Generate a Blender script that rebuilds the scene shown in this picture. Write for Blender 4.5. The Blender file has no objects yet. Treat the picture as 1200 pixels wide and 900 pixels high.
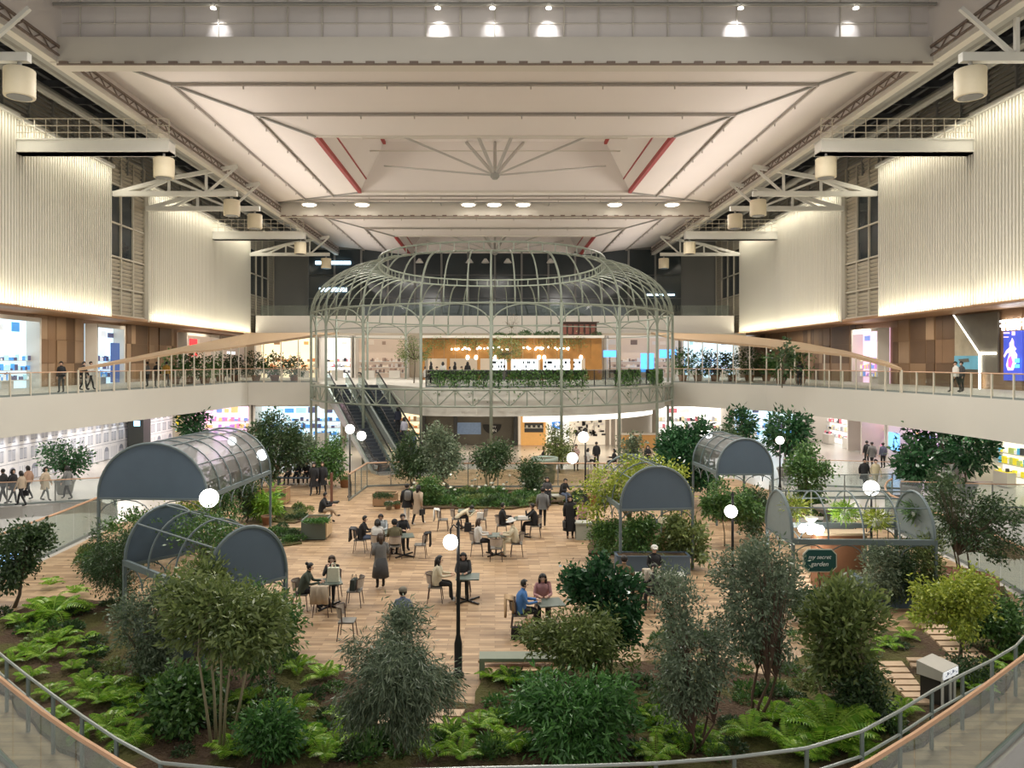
import bpy, math, random
import numpy as np
from mathutils import Vector, Matrix
PI = math.pi
# ---------------------------------------------------------------- camera, world, lights, exposure
scn = bpy.context.scene
COL = scn.collection
CX, CY, F, EYE = 580.0, 425.0, 866.0, 7.0          # vanishing point, focal length (px of a 1200x900 frame), eye height
cam_d = bpy.data.cameras.new('camera'); cam = bpy.data.objects.new('camera', cam_d); COL.objects.link(cam)
cam.location = (0, 0, EYE); cam.rotation_euler = (PI/2, 0, 0)
cam_d.sensor_width = 36; cam_d.lens = F/1200*36
cam_d.shift_x = (600-CX)/1200; cam_d.shift_y = -(450-CY)/1200
cam_d.clip_end = 400; scn.camera = cam
w = bpy.data.worlds.new('world'); scn.world = w; w.use_nodes = True
w.node_tree.nodes['Background'].inputs[0].default_value = (1.0, 0.965, 0.915, 1)
w.node_tree.nodes['Background'].inputs[1].default_value = 0.42
scn.view_settings.view_transform = 'Standard'; scn.view_settings.look = 'None'
scn.view_settings.gamma = 1.0; scn.view_settings.use_curve_mapping = False
scn.view_settings.exposure = 0.42
def lamp(kind, loc, power, color=(1, .93, .82), size=.5, size_y=None, target=None, spot=60, blend=.6, along=None):
    d = bpy.data.lights.new('lamp', kind); o = bpy.data.objects.new('lamp', d); COL.objects.link(o)
    o.location = loc; d.energy = power; d.color = color
    if kind == 'AREA':
        d.size = size
        if size_y: d.shape = 'RECTANGLE'; d.size_y = size_y
    else:
        d.shadow_soft_size = size
    if kind == 'SPOT': d.spot_size = math.radians(spot); d.spot_blend = blend
    if target is not None:
        v = Vector(target)-Vector(loc); o.rotation_euler = v.to_track_quat('-Z', 'Y').to_euler()
        if along is not None:
            z = -v.normalized(); y = Vector(along).normalized(); x = y.cross(z).normalized(); y = z.cross(x)
            o.rotation_euler = Matrix((x, y, z)).transposed().to_euler()
    return o
# area lamps added between the roof bays as bulk light, without fixtures
for yy in (36.5, 66.5):
    for xx in (-14, 0, 14):
        lamp('AREA', (xx, yy, 20.4), 1500, (1, .955, .88), 5, 1.2, (xx, yy-1, 0), along=(0,1,0))
for sx in (-1, 1):
    lamp('AREA', (sx*14, 22, 20.4), 1700, (1, .955, .88), 5, 3, (sx*8, 24, 0))
    lamp('AREA', (sx*16.8, 51, 17.4), 520, (1, .90, .84), 2.0, 26, (sx*7, 51, 23), along=(0,1,0))      # uplight on the membrane
    lamp('AREA', (sx*16.8, 82, 17.4), 290, (1, .90, .84), 2.0, 22, (sx*7, 82, 23), along=(0,1,0))

# ---------------------------------------------------------------- materials (all procedural)
MATS = {}
def mat(name, col, rough=.5, metal=0, var=.08, scale=6.0, emit=0, ecol=None, spec=.5, coords='Object'):
    if name in MATS: return MATS[name]
    m = bpy.data.materials.new(name); m.use_nodes = True; MATS[name] = m
    nt = m.node_tree; b = nt.nodes['Principled BSDF']
    b.inputs['Roughness'].default_value = rough; b.inputs['Metallic'].default_value = metal
    b.inputs['Specular IOR Level'].default_value = spec
    c = (*col, 1)
    if var:
        tc = nt.nodes.new('ShaderNodeTexCoord'); n = nt.nodes.new('ShaderNodeTexNoise')
        n.inputs['Scale'].default_value = scale; n.inputs['Detail'].default_value = 3
        nt.links.new(tc.outputs[coords], n.inputs['Vector'])
        r = nt.nodes.new('ShaderNodeMix'); r.data_type = 'RGBA'
        r.inputs[6].default_value = (*[max(0, x*(1-var)) for x in col], 1)
        r.inputs[7].default_value = (*[min(1, x*(1+var)) for x in col], 1)
        nt.links.new(n.outputs['Fac'], r.inputs[0]); nt.links.new(r.outputs[2], b.inputs['Base Color'])
    else:
        b.inputs['Base Color'].default_value = c
    if emit:
        b.inputs['Emission Color'].default_value = (*(ecol or col), 1)
        b.inputs['Emission Strength'].default_value = emit
    return m
def leaf_mat(name, c1, c2, rough=.45, trans=.25):
    if name in MATS: return MATS[name]
    m = bpy.data.materials.new(name); m.use_nodes = True; MATS[name] = m
    nt = m.node_tree; b = nt.nodes['Principled BSDF']
    g = nt.nodes.new('ShaderNodeNewGeometry'); r = nt.nodes.new('ShaderNodeMix'); r.data_type = 'RGBA'
    r.inputs[6].default_value = (*c1, 1); r.inputs[7].default_value = (*c2, 1)
    nt.links.new(g.outputs['Random Per Island'], r.inputs[0]); nt.links.new(r.outputs[2], b.inputs['Base Color'])
    b.inputs['Roughness'].default_value = rough*.85; b.inputs['Specular IOR Level'].default_value = .55
    t = nt.nodes.new('ShaderNodeBsdfTranslucent'); nt.links.new(r.outputs[2], t.inputs['Color'])
    mx = nt.nodes.new('ShaderNodeMixShader'); mx.inputs[0].default_value = trans
    nt.links.new(b.outputs[0], mx.inputs[1]); nt.links.new(t.outputs[0], mx.inputs[2])
    nt.links.new(mx.outputs[0], nt.nodes['Material Output'].inputs['Surface'])
    return m
def glass_mat(name, tint=(.93, .96, .95), gloss=.09, rough=.03):
    if name in MATS: return MATS[name]
    m = bpy.data.materials.new(name); m.use_nodes = True; MATS[name] = m
    nt = m.node_tree; nt.nodes.remove(nt.nodes['Principled BSDF'])
    t = nt.nodes.new('ShaderNodeBsdfTransparent'); t.inputs[0].default_value = (*tint, 1)
    g = nt.nodes.new('ShaderNodeBsdfGlossy'); g.inputs['Roughness'].default_value = rough
    mx = nt.nodes.new('ShaderNodeMixShader'); mx.inputs[0].default_value = gloss
    nt.links.new(t.outputs[0], mx.inputs[1]); nt.links.new(g.outputs[0], mx.inputs[2])
    nt.links.new(mx.outputs[0], nt.nodes['Material Output'].inputs['Surface'])
    return m
def brick_mat(name, c1, c2, mortar, bw, rh, ms=.012, rough=.55, offset=.5, noise=.25):
    if name in MATS: return MATS[name]
    m = bpy.data.materials.new(name); m.use_nodes = True; MATS[name] = m
    nt = m.node_tree; b = nt.nodes['Principled BSDF']; b.inputs['Roughness'].default_value = rough
    tc = nt.nodes.new('ShaderNodeTexCoord'); br = nt.nodes.new('ShaderNodeTexBrick')
    br.offset = offset; br.inputs['Color1'].default_value = (*c1, 1); br.inputs['Color2'].default_value = (*c2, 1)
    br.inputs['Mortar'].default_value = (*mortar, 1); br.inputs['Scale'].default_value = 1
    br.inputs['Mortar Size'].default_value = ms; br.inputs['Brick Width'].default_value = bw; br.inputs['Row Height'].default_value = rh
    nt.links.new(tc.outputs['Object'], br.inputs['Vector'])
    n = nt.nodes.new('ShaderNodeTexNoise'); n.inputs['Scale'].default_value = 1.3; n.inputs['Detail'].default_value = 6
    mp = nt.nodes.new('ShaderNodeMapping'); mp.inputs['Scale'].default_value = (1, 5, 1)
    nt.links.new(tc.outputs['Object'], mp.inputs['Vector']); nt.links.new(mp.outputs[0], n.inputs['Vector'])
    r = nt.nodes.new('ShaderNodeMix'); r.data_type = 'RGBA'; r.blend_type = 'OVERLAY'; r.inputs[0].default_value = noise
    nt.links.new(br.outputs['Color'], r.inputs[6]); nt.links.new(n.outputs['Fac'], r.inputs[7])
    nt.links.new(r.outputs[2], b.inputs['Base Color'])
    return m
M_white = mat('white_plaster', (.70, .66, .60), .7, var=.03, scale=.5)
M_fascia = mat('fascia_plaster', (.55, .53, .475), .6, var=.03, scale=.4)
M_floor = mat('polished_tile', (.62, .58, .53), .18, var=.06, scale=.35)
M_plaza = brick_mat('plaza_planks', (.49, .335, .195), (.255, .155, .08), (.22, .135, .07), .78, .155, .006, noise=.45)
M_slat = mat('slat_white', (.66, .635, .56), .6, var=.03, scale=.3)
M_fabric = mat('roof_fabric', (.74, .685, .645), .8, var=.05, scale=.22)
M_beam = mat('beam_fabric', (.64, .60, .53), .7, var=.06, scale=.35)
M_steel = mat('white_steel', (.72, .71, .66), .45, var=.02)
M_dark = mat('dark_deck', (.055, .058, .065), .6, var=.2, scale=1)
M_duct = mat('grey_duct', (.30, .295, .27), .5, var=.1, scale=2)
M_drum = mat('drum_cream', (.66, .58, .42), .6, var=.04)
M_red = mat('red_steel', (.35, .03, .025), .5, var=.15, scale=3)
M_wood = mat('canopy_wood', (.40, .275, .165), .55, var=.12, scale=3)
M_soffit = mat('soffit_wood', (.33, .18, .085), .5, var=.15, scale=2)
M_rail = mat('wood_handrail', (.50, .31, .20), .45, var=.08)
M_post = mat('post_cream', (.60, .55, .45), .4, var=.03)
M_glass = glass_mat('clear_glass')
M_dglass = mat('dark_glazing', (.035, .045, .05), .12, var=.3, scale=.25)
M_mull = mat('mullion', (.20, .20, .19), .5, var=.05)
M_sage = mat('sage_steel', (.22, .25, .20), .5, var=.05, scale=2)
M_black = mat('black_steel', (.012, .012, .013), .4, var=.1)
M_greyrail = mat('grey_rail', (.22, .25, .24), .35, metal=.3, var=.05)
M_louver = mat('louver', (.36, .33, .27), .6, var=.1, scale=1.5)
M_glow = mat('lamp_glow', (1, .93, .82), .5, var=0, emit=9)
M_globe = mat('globe_glow', (1, .95, .87), .4, var=0, emit=5)
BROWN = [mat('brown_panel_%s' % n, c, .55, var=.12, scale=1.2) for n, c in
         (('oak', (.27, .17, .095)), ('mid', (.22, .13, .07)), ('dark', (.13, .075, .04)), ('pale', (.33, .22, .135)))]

# ---------------------------------------------------------------- mesh helpers
class MB:
    def __init__(s): s.v = []; s.f = []; s.m = []; s.mi = 0
    def add(s, vs, fs):
        b = len(s.v); s.v += [tuple(p) for p in vs]
        for f in fs: s.f.append(tuple(b+i for i in f)); s.m.append(s.mi)
        return s
    def box(s, x0, y0, z0, x1, y1, z1):
        return s.add([(x0,y0,z0),(x1,y0,z0),(x1,y1,z0),(x0,y1,z0),(x0,y0,z1),(x1,y0,z1),(x1,y1,z1),(x0,y1,z1)],
                     [(3,2,1,0),(4,5,6,7),(0,1,5,4),(1,2,6,5),(2,3,7,6),(3,0,4,7)])
    def cbox(s, c, sx, sy, sz): return s.box(c[0]-sx/2, c[1]-sy/2, c[2]-sz/2, c[0]+sx/2, c[1]+sy/2, c[2]+sz/2)
    def bar(s, p, q, w, h=None, up=(0,0,1)):
        h = h or w; p = Vector(p); q = Vector(q); d = (q-p)
        if d.length < 1e-6: return s
        d.normalize(); u = Vector(up)
        if abs(d.dot(u)) > .98: u = Vector((0,1,0))
        a = d.cross(u).normalized(); u = a.cross(d); a = a*w/2; u = u*h/2
        return s.add([p-a-u,p+a-u,p+a+u,p-a+u,q-a-u,q+a-u,q+a+u,q-a+u],
                     [(0,1,2,3),(7,6,5,4),(1,0,4,5),(2,1,5,6),(3,2,6,7),(0,3,7,4)])
    def tube(s, pts, r, n=6, cap=True, closed=False):
        pts = [Vector(p) for p in pts]; k = len(pts)
        rs = r if isinstance(r, (list, tuple)) else [r]*k
        vs = []; pu = None
        for i, p in enumerate(pts):
            if closed: d = pts[(i+1) % k]-pts[i-1]
            else: d = pts[min(i+1, k-1)]-pts[max(i-1, 0)]
            if d.length < 1e-9: d = Vector((0,0,1))
            d.normalize()
            if pu is None:
                pu = Vector((0,0,1)) if abs(d.z) < .9 else Vector((0,1,0))
            a = d.cross(pu)
            if a.length < 1e-6: a = d.cross(Vector((1,0,0)))
            a.normalize(); pu = a.cross(d)
            for j in range(n):
                t = 2*PI*j/n; vs.append(p+(a*math.cos(t)+pu*math.sin(t))*rs[i])
        fs = []
        for i in range(k if closed else k-1):
            i2 = (i+1) % k
            for j in range(n): fs.append((i*n+j, i*n+(j+1) % n, i2*n+(j+1) % n, i2*n+j))
        if cap and not closed: fs += [tuple(range(n-1, -1, -1)), tuple((k-1)*n+j for j in range(n))]
        return s.add(vs, fs)
    def lathe(s, prof, c=(0,0,0), n=12):
        vs = []; fs = []
        for r, z in prof:
            for j in range(n): t = 2*PI*j/n; vs.append((c[0]+r*math.cos(t), c[1]+r*math.sin(t), c[2]+z))
        for i in range(len(prof)-1):
            for j in range(n): fs.append((i*n+j, i*n+(j+1) % n, (i+1)*n+(j+1) % n, (i+1)*n+j))
        fs += [tuple(range(n-1, -1, -1)), tuple((len(prof)-1)*n+j for j in range(n))]
        return s.add(vs, fs)
    def sphere(s, c, r, n=10, m=6, sz=1.0):
        return s.lathe([(max(.002, r*math.sin(PI*i/m)), -r*sz*math.cos(PI*i/m)) for i in range(m+1)], c, n)
    def prism(s, poly, z0, z1):
        n = len(poly); z0f = z0 if callable(z0) else (lambda *_: z0); z1f = z1 if callable(z1) else (lambda *_: z1)
        return s.add([(x,y,z0f(x,y)) for x,y in poly]+[(x,y,z1f(x,y)) for x,y in poly],
                     [tuple(range(n-1,-1,-1)), tuple(range(n,2*n))]+[(i,(i+1)%n,n+(i+1)%n,n+i) for i in range(n)])
    def plate(s, pts, off):                      # a polygon with thickness: off is the offset vector
        n = len(pts); off = Vector(off)
        return s.add([Vector(p) for p in pts]+[Vector(p)+off for p in pts],
                     [tuple(range(n-1,-1,-1)), tuple(range(n,2*n))]+[(i,(i+1)%n,n+(i+1)%n,n+i) for i in range(n)])
    def quad(s, *p): return s.add(p, [tuple(range(len(p)))])
    def mesh(s, name, mats, smooth=False):
        me = bpy.data.meshes.new(name); me.from_pydata(s.v, [], s.f)
        for m in (mats if isinstance(mats, (list, tuple)) else [mats]): me.materials.append(m)
        me.polygons.foreach_set('material_index', s.m)
        if smooth: me.polygons.foreach_set('use_smooth', [True]*len(s.f))
        me.update(); return me
    def build(s, name, mats, parent=None, smooth=False, kind=None, label=None):
        return link(name, s.mesh(name, mats, smooth), parent, kind=kind, label=label)
def link(name, me, parent=None, loc=None, rz=None, kind=None, label=None):
    o = bpy.data.objects.new(name, me); COL.objects.link(o)
    if parent is not None: o.parent = parent
    if loc is not None: o.location = loc
    if rz is not None: o.rotation_euler = (0, 0, rz)
    if kind: o['kind'] = kind
    if label: o['label'] = label
    return o
def tag(o, label, cat, group=None):
    o['label'] = label; o['category'] = cat
    if group: o['group'] = group
    return o
def thing(name, label, cat, loc=(0,0,0), rz=0, group=None):
    return tag(link(name, None, None, loc, rz), label, cat, group)
def struct(o): o['kind'] = 'structure'; return o
def gp(x, y, z=0.0):                              # pixel on a horizontal plane of height z -> world point
    Y = F*(EYE-z)/(y-CY); return Vector(((x-CX)*Y/F, Y, z))
def at(x, y, Y): return Vector(((x-CX)*Y/F, Y, EYE-(y-CY)*Y/F))
def lerp(a, b, t): return a+(b-a)*t
def resample(pts, step, sharp=25):                # even spacing along the line, sharp corners kept
    pts = [Vector(p) for p in pts]; runs = [[pts[0]]]
    for i in range(1, len(pts)):
        runs[-1].append(pts[i])
        if i < len(pts)-1:
            a, b = pts[i]-pts[i-1], pts[i+1]-pts[i]
            if a.length > 1e-6 and b.length > 1e-6 and math.degrees(a.angle(b)) > sharp: runs.append([pts[i]])
    out = [pts[0].copy()]
    for r in runs:
        L = [0]
        for a, b in zip(r, r[1:]): L.append(L[-1]+(b-a).length)
        n = max(1, round(L[-1]/step)); k = 0
        for i in range(1, n+1):
            d = L[-1]*i/n
            while k < len(r)-2 and L[k+1] < d: k += 1
            out.append(r[k].lerp(r[k+1], min(1, (d-L[k])/max(1e-9, L[k+1]-L[k]))))
    return out
def smooth_line(pts, sub=4):                      # Catmull-Rom
    P = [Vector(p) for p in pts]; out = []
    for i in range(len(P)-1):
        a, b, c, d = P[max(i-1,0)], P[i], P[i+1], P[min(i+2,len(P)-1)]
        for k in range(sub):
            t = k/sub
            out.append(.5*((2*b)+(c-a)*t+(2*a-5*b+4*c-d)*t*t+(3*b-a-3*c+d)*t**3))
    out.append(P[-1]); return out
# ---------------------------------------------------------------- structure: floors, voids, galleries
ZG, ZS, ZP, ZT = 5.35, 3.45, 10.25, 21.2          # gallery floor, slab underside, foot of the slat walls, their top
XW, XS = 28.0, 31.0                               # slat wall plane, storefront plane
isl_r = smooth_line([(0,8.6,0),(3,9.1,0),(5.2,10.2,0),(9.95,13.86,0),(13.9,17.4,0),(16.0,22.5,0),(16.5,28,0),(17.0,32,0),(20,36.2,0),(24,35.4,0),(31,34.5,0)], 4)
isl_l = [Vector((-p.x, p.y, 0)) for p in smooth_line([(0,8.6,0),(3,9.0,0),(5.0,10.05,0),(8.5,12.75,0),(13.5,17.4,0),(15.9,22.5,0),(16.3,28,0),(17.0,33,0),(20,37.4,0),(24,35.9,0),(31,35,0)], 4)]
outline = [(p.x,p.y) for p in isl_l[::-1]]+[(p.x,p.y) for p in isl_r[1:]]
mb = MB(); mb.prism(outline+[(31,96),(-31,96)], -.6, -.03)
mb.mi = 1
for i in range(len(outline)-1):
    (x0,y0),(x1,y1) = outline[i], outline[i+1]
    mb.quad((x0,y0,-4.5),(x1,y1,-4.5),(x1,y1,-.03),(x0,y0,-.03))
struct(mb.build('floor', [M_floor, mat('fascia_white', (.80,.79,.76), .5, var=.02)]))
plz = [(p.x*.985,p.y+.15) for p in isl_l[::-1] if p.x > -17.5 and p.y < 33]+[(p.x*.985,p.y+.15) for p in isl_r[1:] if p.x < 17.5 and p.y < 32]
plz += [(16,34),(14.5,44.5),(6,48.5),(-6,48.5),(-14,47),(-16,36)]
mb = MB(); mb.prism(plz, -.03, 0.0); struct(mb.build('floor_plaza', M_plaza))
mb = MB(); mb.box(-34,0,-4.7,34,40,-4.5); struct(mb.build('floor_basement', mat('basement_tile', (.78,.77,.76), .25, var=.03)))

edge_l = [Vector(p) for p in [(-23.9,14,0),(-23.7,30,0),(-23.2,35,0),(-22.4,42,0),(-21.6,49,0),(-21.0,56,0),(-20.7,62,0)]]
edge_r = [Vector(p) for p in [(23.4,14,0),(22.9,31.7,0),(22.5,39,0),(21.9,45,0),(21.0,50,0),(19.9,54.2,0)]]
edge_l = smooth_line(edge_l,3); edge_r = smooth_line(edge_r,3)
DC = Vector((-.25, 63.0, 0)); RD = 15.0           # dome centre and radius
disc = [(DC.x+14.35*math.sin(t), DC.y-14.35*math.cos(t)) for t in [math.radians(a) for a in range(-88,89,4)]]
disc = [p for p in disc if p[0] < -12.7]+[(-12.65,55.7),(-8.2,55.5),(-4.9,49.45)]+[p for p in disc if p[0] > -4.6]     # notch for the escalators
inner = [(p.x,p.y) for p in edge_l]+disc+[(p.x,p.y) for p in edge_r[::-1]]
mb = MB(); mb.prism(inner+[(XS,14),(XS,92),(-XS,92),(-XS,14)], ZS, ZG)
struct(mb.build('floor_gallery', M_fascia))
# third floor band at the back and its floor
mb = MB(); mb.box(-27.5,85,10.4,27.5,95,12.4); struct(mb.build('floor_upper', M_white))
# ceilings under the galleries' upper slab (soffit over the shops)
mb = MB()
for s in (-1,1): mb.box(min(s*XW,s*(XS+3)),14,ZP,max(s*XW,s*(XS+3)),88,ZP+.22)
mb.box(-28,85,10.2,28,95,10.4)
struct(mb.build('trim_soffit', M_soffit))

# ---------------------------------------------------------------- side walls
def side_wall(s, name):
    segs = [(14,42.9,.22),(42.9,54.0,0),(59.6,73.2,0),(73.2,85.2,-.25)]
    mb = MB(); mb.box(s*(XW+.6)-.15,14,ZP+.22,s*(XW+.6)+.15,95,24.5)
    root = struct(mb.build(name, M_louver))
    for y0,y1,off in segs:                        # corrugated slat cladding
        mb = MB(); x = s*(XW-off); y = y0; sl=.27
        mb.box(min(x,x+s*.5),y0,ZP+.05,max(x,x+s*.5),y1,ZT)
        while y < y1-.1:
            mb.box(min(x,x-s*.09),y,ZP+.02,max(x,x-s*.09),y+sl*.5,ZT-.02); y += sl
        mb.build('slat_cladding', M_slat, root, kind='stuff')
        mb = MB(); mb.box(min(x+s*.6,x-s*.25),y0,ZT,max(x+s*.6,x-s*.25),y1,ZT+.25); mb.build('coping', M_steel, root)
        mb = MB(); mb.box(min(x-s*.12,x-s*.2),y0+.1,ZP-.02,max(x-s*.12,x-s*.2),y1-.1,ZP+.1); mb.build('light_ledge', M_soffit, root)
    for y0,y1 in ((54,59.6),(85.2,94.5)):          # louvred window bays
        n = 3 if y1-y0 < 8 else 4; zs = [ZP+.3,12.6,14.9,17.4,20.3,22.5]
        for a in range(n):
            for b in range(5):
                ya,yb = lerp(y0,y1,a/n), lerp(y0,y1,(a+1)/n); za,zb = zs[b],zs[b+1]
                mb = MB()
                if b in (2,3) and a < n-1:
                    mb.box(s*(XW+.38)-.02,ya+.06,za+.06,s*(XW+.38)+.02,yb-.06,zb-.06); mb.build('pane', M_dglass, root)
                else:
                    k = int((zb-za)/.3)
                    for q in range(k):
                        z = za+.1+q*.3
                        mb.add([(s*(XW+.42),ya+.06,z),(s*(XW+.42),yb-.06,z),(s*(XW+.28),yb-.06,z+.2),(s*(XW+.28),ya+.06,z+.2)],[(0,1,2,3)])
                    mb.build('louver', mat('louver_cream',(.5,.455,.36),.6,var=.06), root)
        mb = MB()
        for a in range(n+1): y = lerp(y0,y1,a/n); mb.box(s*(XW+.3)-.08,y-.06,ZP+.2,s*(XW+.3)+.08,y+.06,22.5)
        for z in zs: mb.box(s*(XW+.3)-.07,y0,z-.06,s*(XW+.3)+.07,y1,z+.06)
        mb.build('window_grid', mat('grid_cream',(.52,.48,.39),.5,var=.04), root)
    mb = MB()                                     # clerestory louvres above the cladding
    for k in range(9): z = 21.7+k*.3; mb.box(s*(XW+.35)-.05,14,z,s*(XW+.35)+.05,85,z+.12)
    y = 16
    while y < 85: mb.box(s*(XW+.3)-.1,y,21.4,s*(XW+.3)+.1,y+.12,24.5); y += 2.4
    mb.build('clerestory_louver', M_duct, root, kind='stuff')
    for y0,y1,off in segs:                        # cove light grazing up and down the cladding
        x = s*(XW-off-.5); ym=(y0+y1)/2; L=y1-y0-.6
        d = lamp('AREA',(x,ym,ZP+.12),15*L,(1,.92,.70),.12,L,(x+s*.42,ym,ZP+2.2),along=(0,1,0)); 
        d = lamp('AREA',(x-s*.5,ym,ZT-.1),15*L,(1,.93,.76),.15,L,(x+s*.45,ym,ZT-3.2),along=(0,1,0))
    return root
WL = side_wall(-1,'wall_left'); WR = side_wall(1,'wall_right')

# ---------------------------------------------------------------- roof: dark deck, cross beams, membrane bays
mb = MB()
mb.box(-31,10,24.6,31,98,24.9)
for s in (-1,1):
    for k in range(10): x = s*(20.8+k*.9); mb.box(x-.12,14,24.2,x+.12,96,24.6)
    for k in range(28): y = 15+k*3; mb.box(min(s*20.3,s*29),y,23.8,max(s*20.3,s*29),y+.16,24.2)
struct(mb.build('ceiling_deck', M_dark))
mb = MB()
for s in (-1,1):
    for x,z,r in ((22.6,22.9,.32),(24.4,23.3,.4),(26.4,23.0,.28)):
        mb.tube([(s*x,14,z),(s*x,94,z)], r, 10)
    mb.box(min(s*21.2,s*22.0),14,21.6,max(s*21.2,s*22.0),94,21.75)
struct(mb.build('ceiling_duct', M_duct))
bays = [(34.6,68.6,45.0,59.7),(70.0,104.0,80.5,95.0)]
ZE, ZB, ZO, XE, XO = 21.35, 21.9, 20.8, 20.1, 10.9
for bi,(y0,y1,o0,o1) in enumerate(bays):
    y1c = min(y1, 96.8); root = None
    per = [(-XE,y0,ZB),(XE,y0,ZB),(XE,y1c,ZB),(-XE,y1c,ZB)]; op = [(-XO,o0,ZO),(XO,o0,ZO),(XO,o1,ZO),(-XO,o1,ZO)]
    mb = MB()
    for i in range(4): mb.quad(per[i],per[(i+1)%4],op[(i+1)%4],op[i])
    root = struct(mb.build('ceiling_membrane', M_fabric))
    mb = MB()                                     # lantern recess above the opening
    top = [(-8.6,o0+2.2,24.2),(8.6,o0+2.2,24.2),(8.6,o1-2.2,24.2),(-8.6,o1-2.2,24.2)]
    for i in range(4): mb.quad(op[i],op[(i+1)%4],top[(i+1)%4],top[i])
    mb.quad(*top); mb.build('lantern', M_fabric, root)
    for k in range(4):                            # hip battens
        mb = MB(); mb.bar(Vector(per[k])-Vector((0,0,.06)), Vector(op[k])-Vector((0,0,.06)), .12); mb.build('hip_batten', M_duct, root)
    for t in (.36,.7):
        for a,b in ((0,1),(1,2),(2,3),(3,0)):
            p = Vector(per[a]).lerp(Vector(op[a]),t); q = Vector(per[b]).lerp(Vector(op[b]),t)
            dz = Vector((0,0,-.12)); mb = MB(); mb.bar(p+dz,q+dz,.09)
            mb.bar(p+dz*.4,q+dz*.4,.2,.03)
            n = 9
            for i in range(1,n): r = p.lerp(q,i/n); mb.bar(r,r+Vector((0,0,-.32)),.06)
            mb.build('batten', mat('batten_grey',(.42,.38,.34),.5,var=.1), root)
    for s in (-1,1):                              # red edge girders of the opening
        mb = MB(); mb.bar((s*XO,o0,ZO+.05),(s*XO,o1,ZO+.05),.26,.34); mb.build('red_edge', M_red, root)
        mb = MB(); mb.bar((s*8.6,o0+2.2,24.1),(s*8.6,o1-2.2,24.1),.22); mb.bar((s*(XO-.6),o0+.6,21.7),(s*(XO-.6),o1-.6,21.7),.1); mb.build('red_chord', M_red, root)
    for y in (o0,o1):
        mb = MB(); mb.bar((-XO,y,ZO),(XO,y,ZO),.16); mb.build('opening_edge', M_beam, root)
    ym = (o0+o1)/2; node = Vector((0,ym-2,19.75))
    for p in ((-2.2,o1-2.2,24.1),(2.2,o1-2.2,24.1),(0,o1-2.2,24.1),(-8.6,o0+2.2,22.6),(8.6,o0+2.2,22.6),(-8.6,o1-2.2,22.3),(8.6,o1-2.2,22.3),(-2.2,o0+2.2,24.1),(2.2,o0+2.2,24.1)):
        mb = MB(); mb.tube([node,p],.13 if abs(p[0])<3 else .075,6); mb.build('strut', mat('strut_grey',(.45,.43,.39),.4,var=.05), root)
    mb = MB(); mb.lathe([(.18,-.25),(.32,-.1),(.32,.1),(.18,.25)],node,12); mb.build('strut_node', M_duct, root)
    for k in range(5):                            # cross purlins of the lantern
        y = lerp(o0+1,o1-1,k/4); mb = MB(); mb.tube([(-9.4,y,22.9),(9.4,y,22.9)],.06,5); mb.build('purlin', M_beam, root)
for s in (-1,1):                                  # eaves trusses along the membrane edges
    r = MB(); r.box(min(s*XE,s*(XE+.4)),20,20.8,max(s*XE,s*(XE+.4)),96.8,21.0)
    root = struct(r.build('ceiling_eaves', M_beam))
    mb = MB(); mb.bar((s*(XE-.1),20,21.5),(s*(XE-.1),96.8,21.5),.1); mb.bar((s*(XE-.1),20,21.1),(s*(XE-.1),96.8,21.1),.08)
    y = 20
    while y < 96: mb.bar((s*(XE-.1),y,21.1),(s*(XE-.1),y+.6,21.5),.05); mb.bar((s*(XE-.1),y+.6,21.5),(s*(XE-.1),y+1.2,21.1),.05); y += 1.2
    mb.build('eaves_lattice', mat('lattice_brown',(.20,.15,.12),.5,var=.2), root, kind='stuff')
    mb = MB(); mb.box(min(s*XE,s*(XE+.15)),20,21.0,max(s*XE,s*(XE+.15)),96.8,24.6); mb.build('eaves_wall', M_fabric, root)
for bi,y in enumerate((33.9,69.0)):               # deep fabric-clad cross girders
    mb = MB(); mb.prism([(-XE-.3,y),(XE+.3,y),(XE+.3,y+1.0),(-XE-.3,y+1.0)],20.75,21.95)
    root = struct(mb.build('ceiling_girder', M_beam))
    mb = MB(); mb.box(-XE-.6,y+.35,21.95,XE+.6,y+.75,24.6); mb.build('girder_wall', mat('girder_fabric',(.74,.69,.66),.75,var=.05,scale=.5), root)
    mb = MB()
    for k in range(25): x = -19.2+k*1.6; mb.tube([(x,y+.3,21.95),(x,y+.3,24.5)],.035,5)
    for z in (22.7,23.5): mb.tube([(-20,y+.3,z),(20,y+.3,z)],.03,5)
    mb.build('fabric_rods', M_beam, root, kind='stuff')
    mb = MB(); mb.tube([(-20,y-.15,20.62),(20,y-.15,20.62)],.05,5)
    k=0
    while k < 40: mb.box(-19.9+k,y-.2,20.62,-19.5+k,y-.1,20.76); k += 1
    mb.build('lower_rail', mat('lattice_brown',(.20,.15,.12)), root)
root = thing('lighting_bar','slim grey lighting bar across the front roof girder with six lit spot heads','light bar',(0,33.45,23.18))
mb = MB(); mb.tube([(-20,0,.06),(20,0,.06)],.07,6); mb.build('bar', M_duct, root)
for px in (250,513,577,643,868,1003):
    x = (px-CX)*33.45/F; mb = MB(); mb.tube([(x,0,.06),(x,0,-.12)],.1,8); h = mb.build('spot_head', M_steel, root)
    mb = MB(); mb.tube([(x,0,-.12),(x,0,-.15)],.13,10); mb.build('lens', M_glow, h)
    lamp('SPOT',(x,33.45,23.0),130 if px in (513,643,868) else 60,(.97,.98,1),.05,target=(x,34.25,22.35),spot=64,blend=1.0)
root = thing('lighting_bar','slim grey lighting bar on the rear roof girder above the dome with oval lamps','light bar',(0,67.7,21.6))
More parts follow.
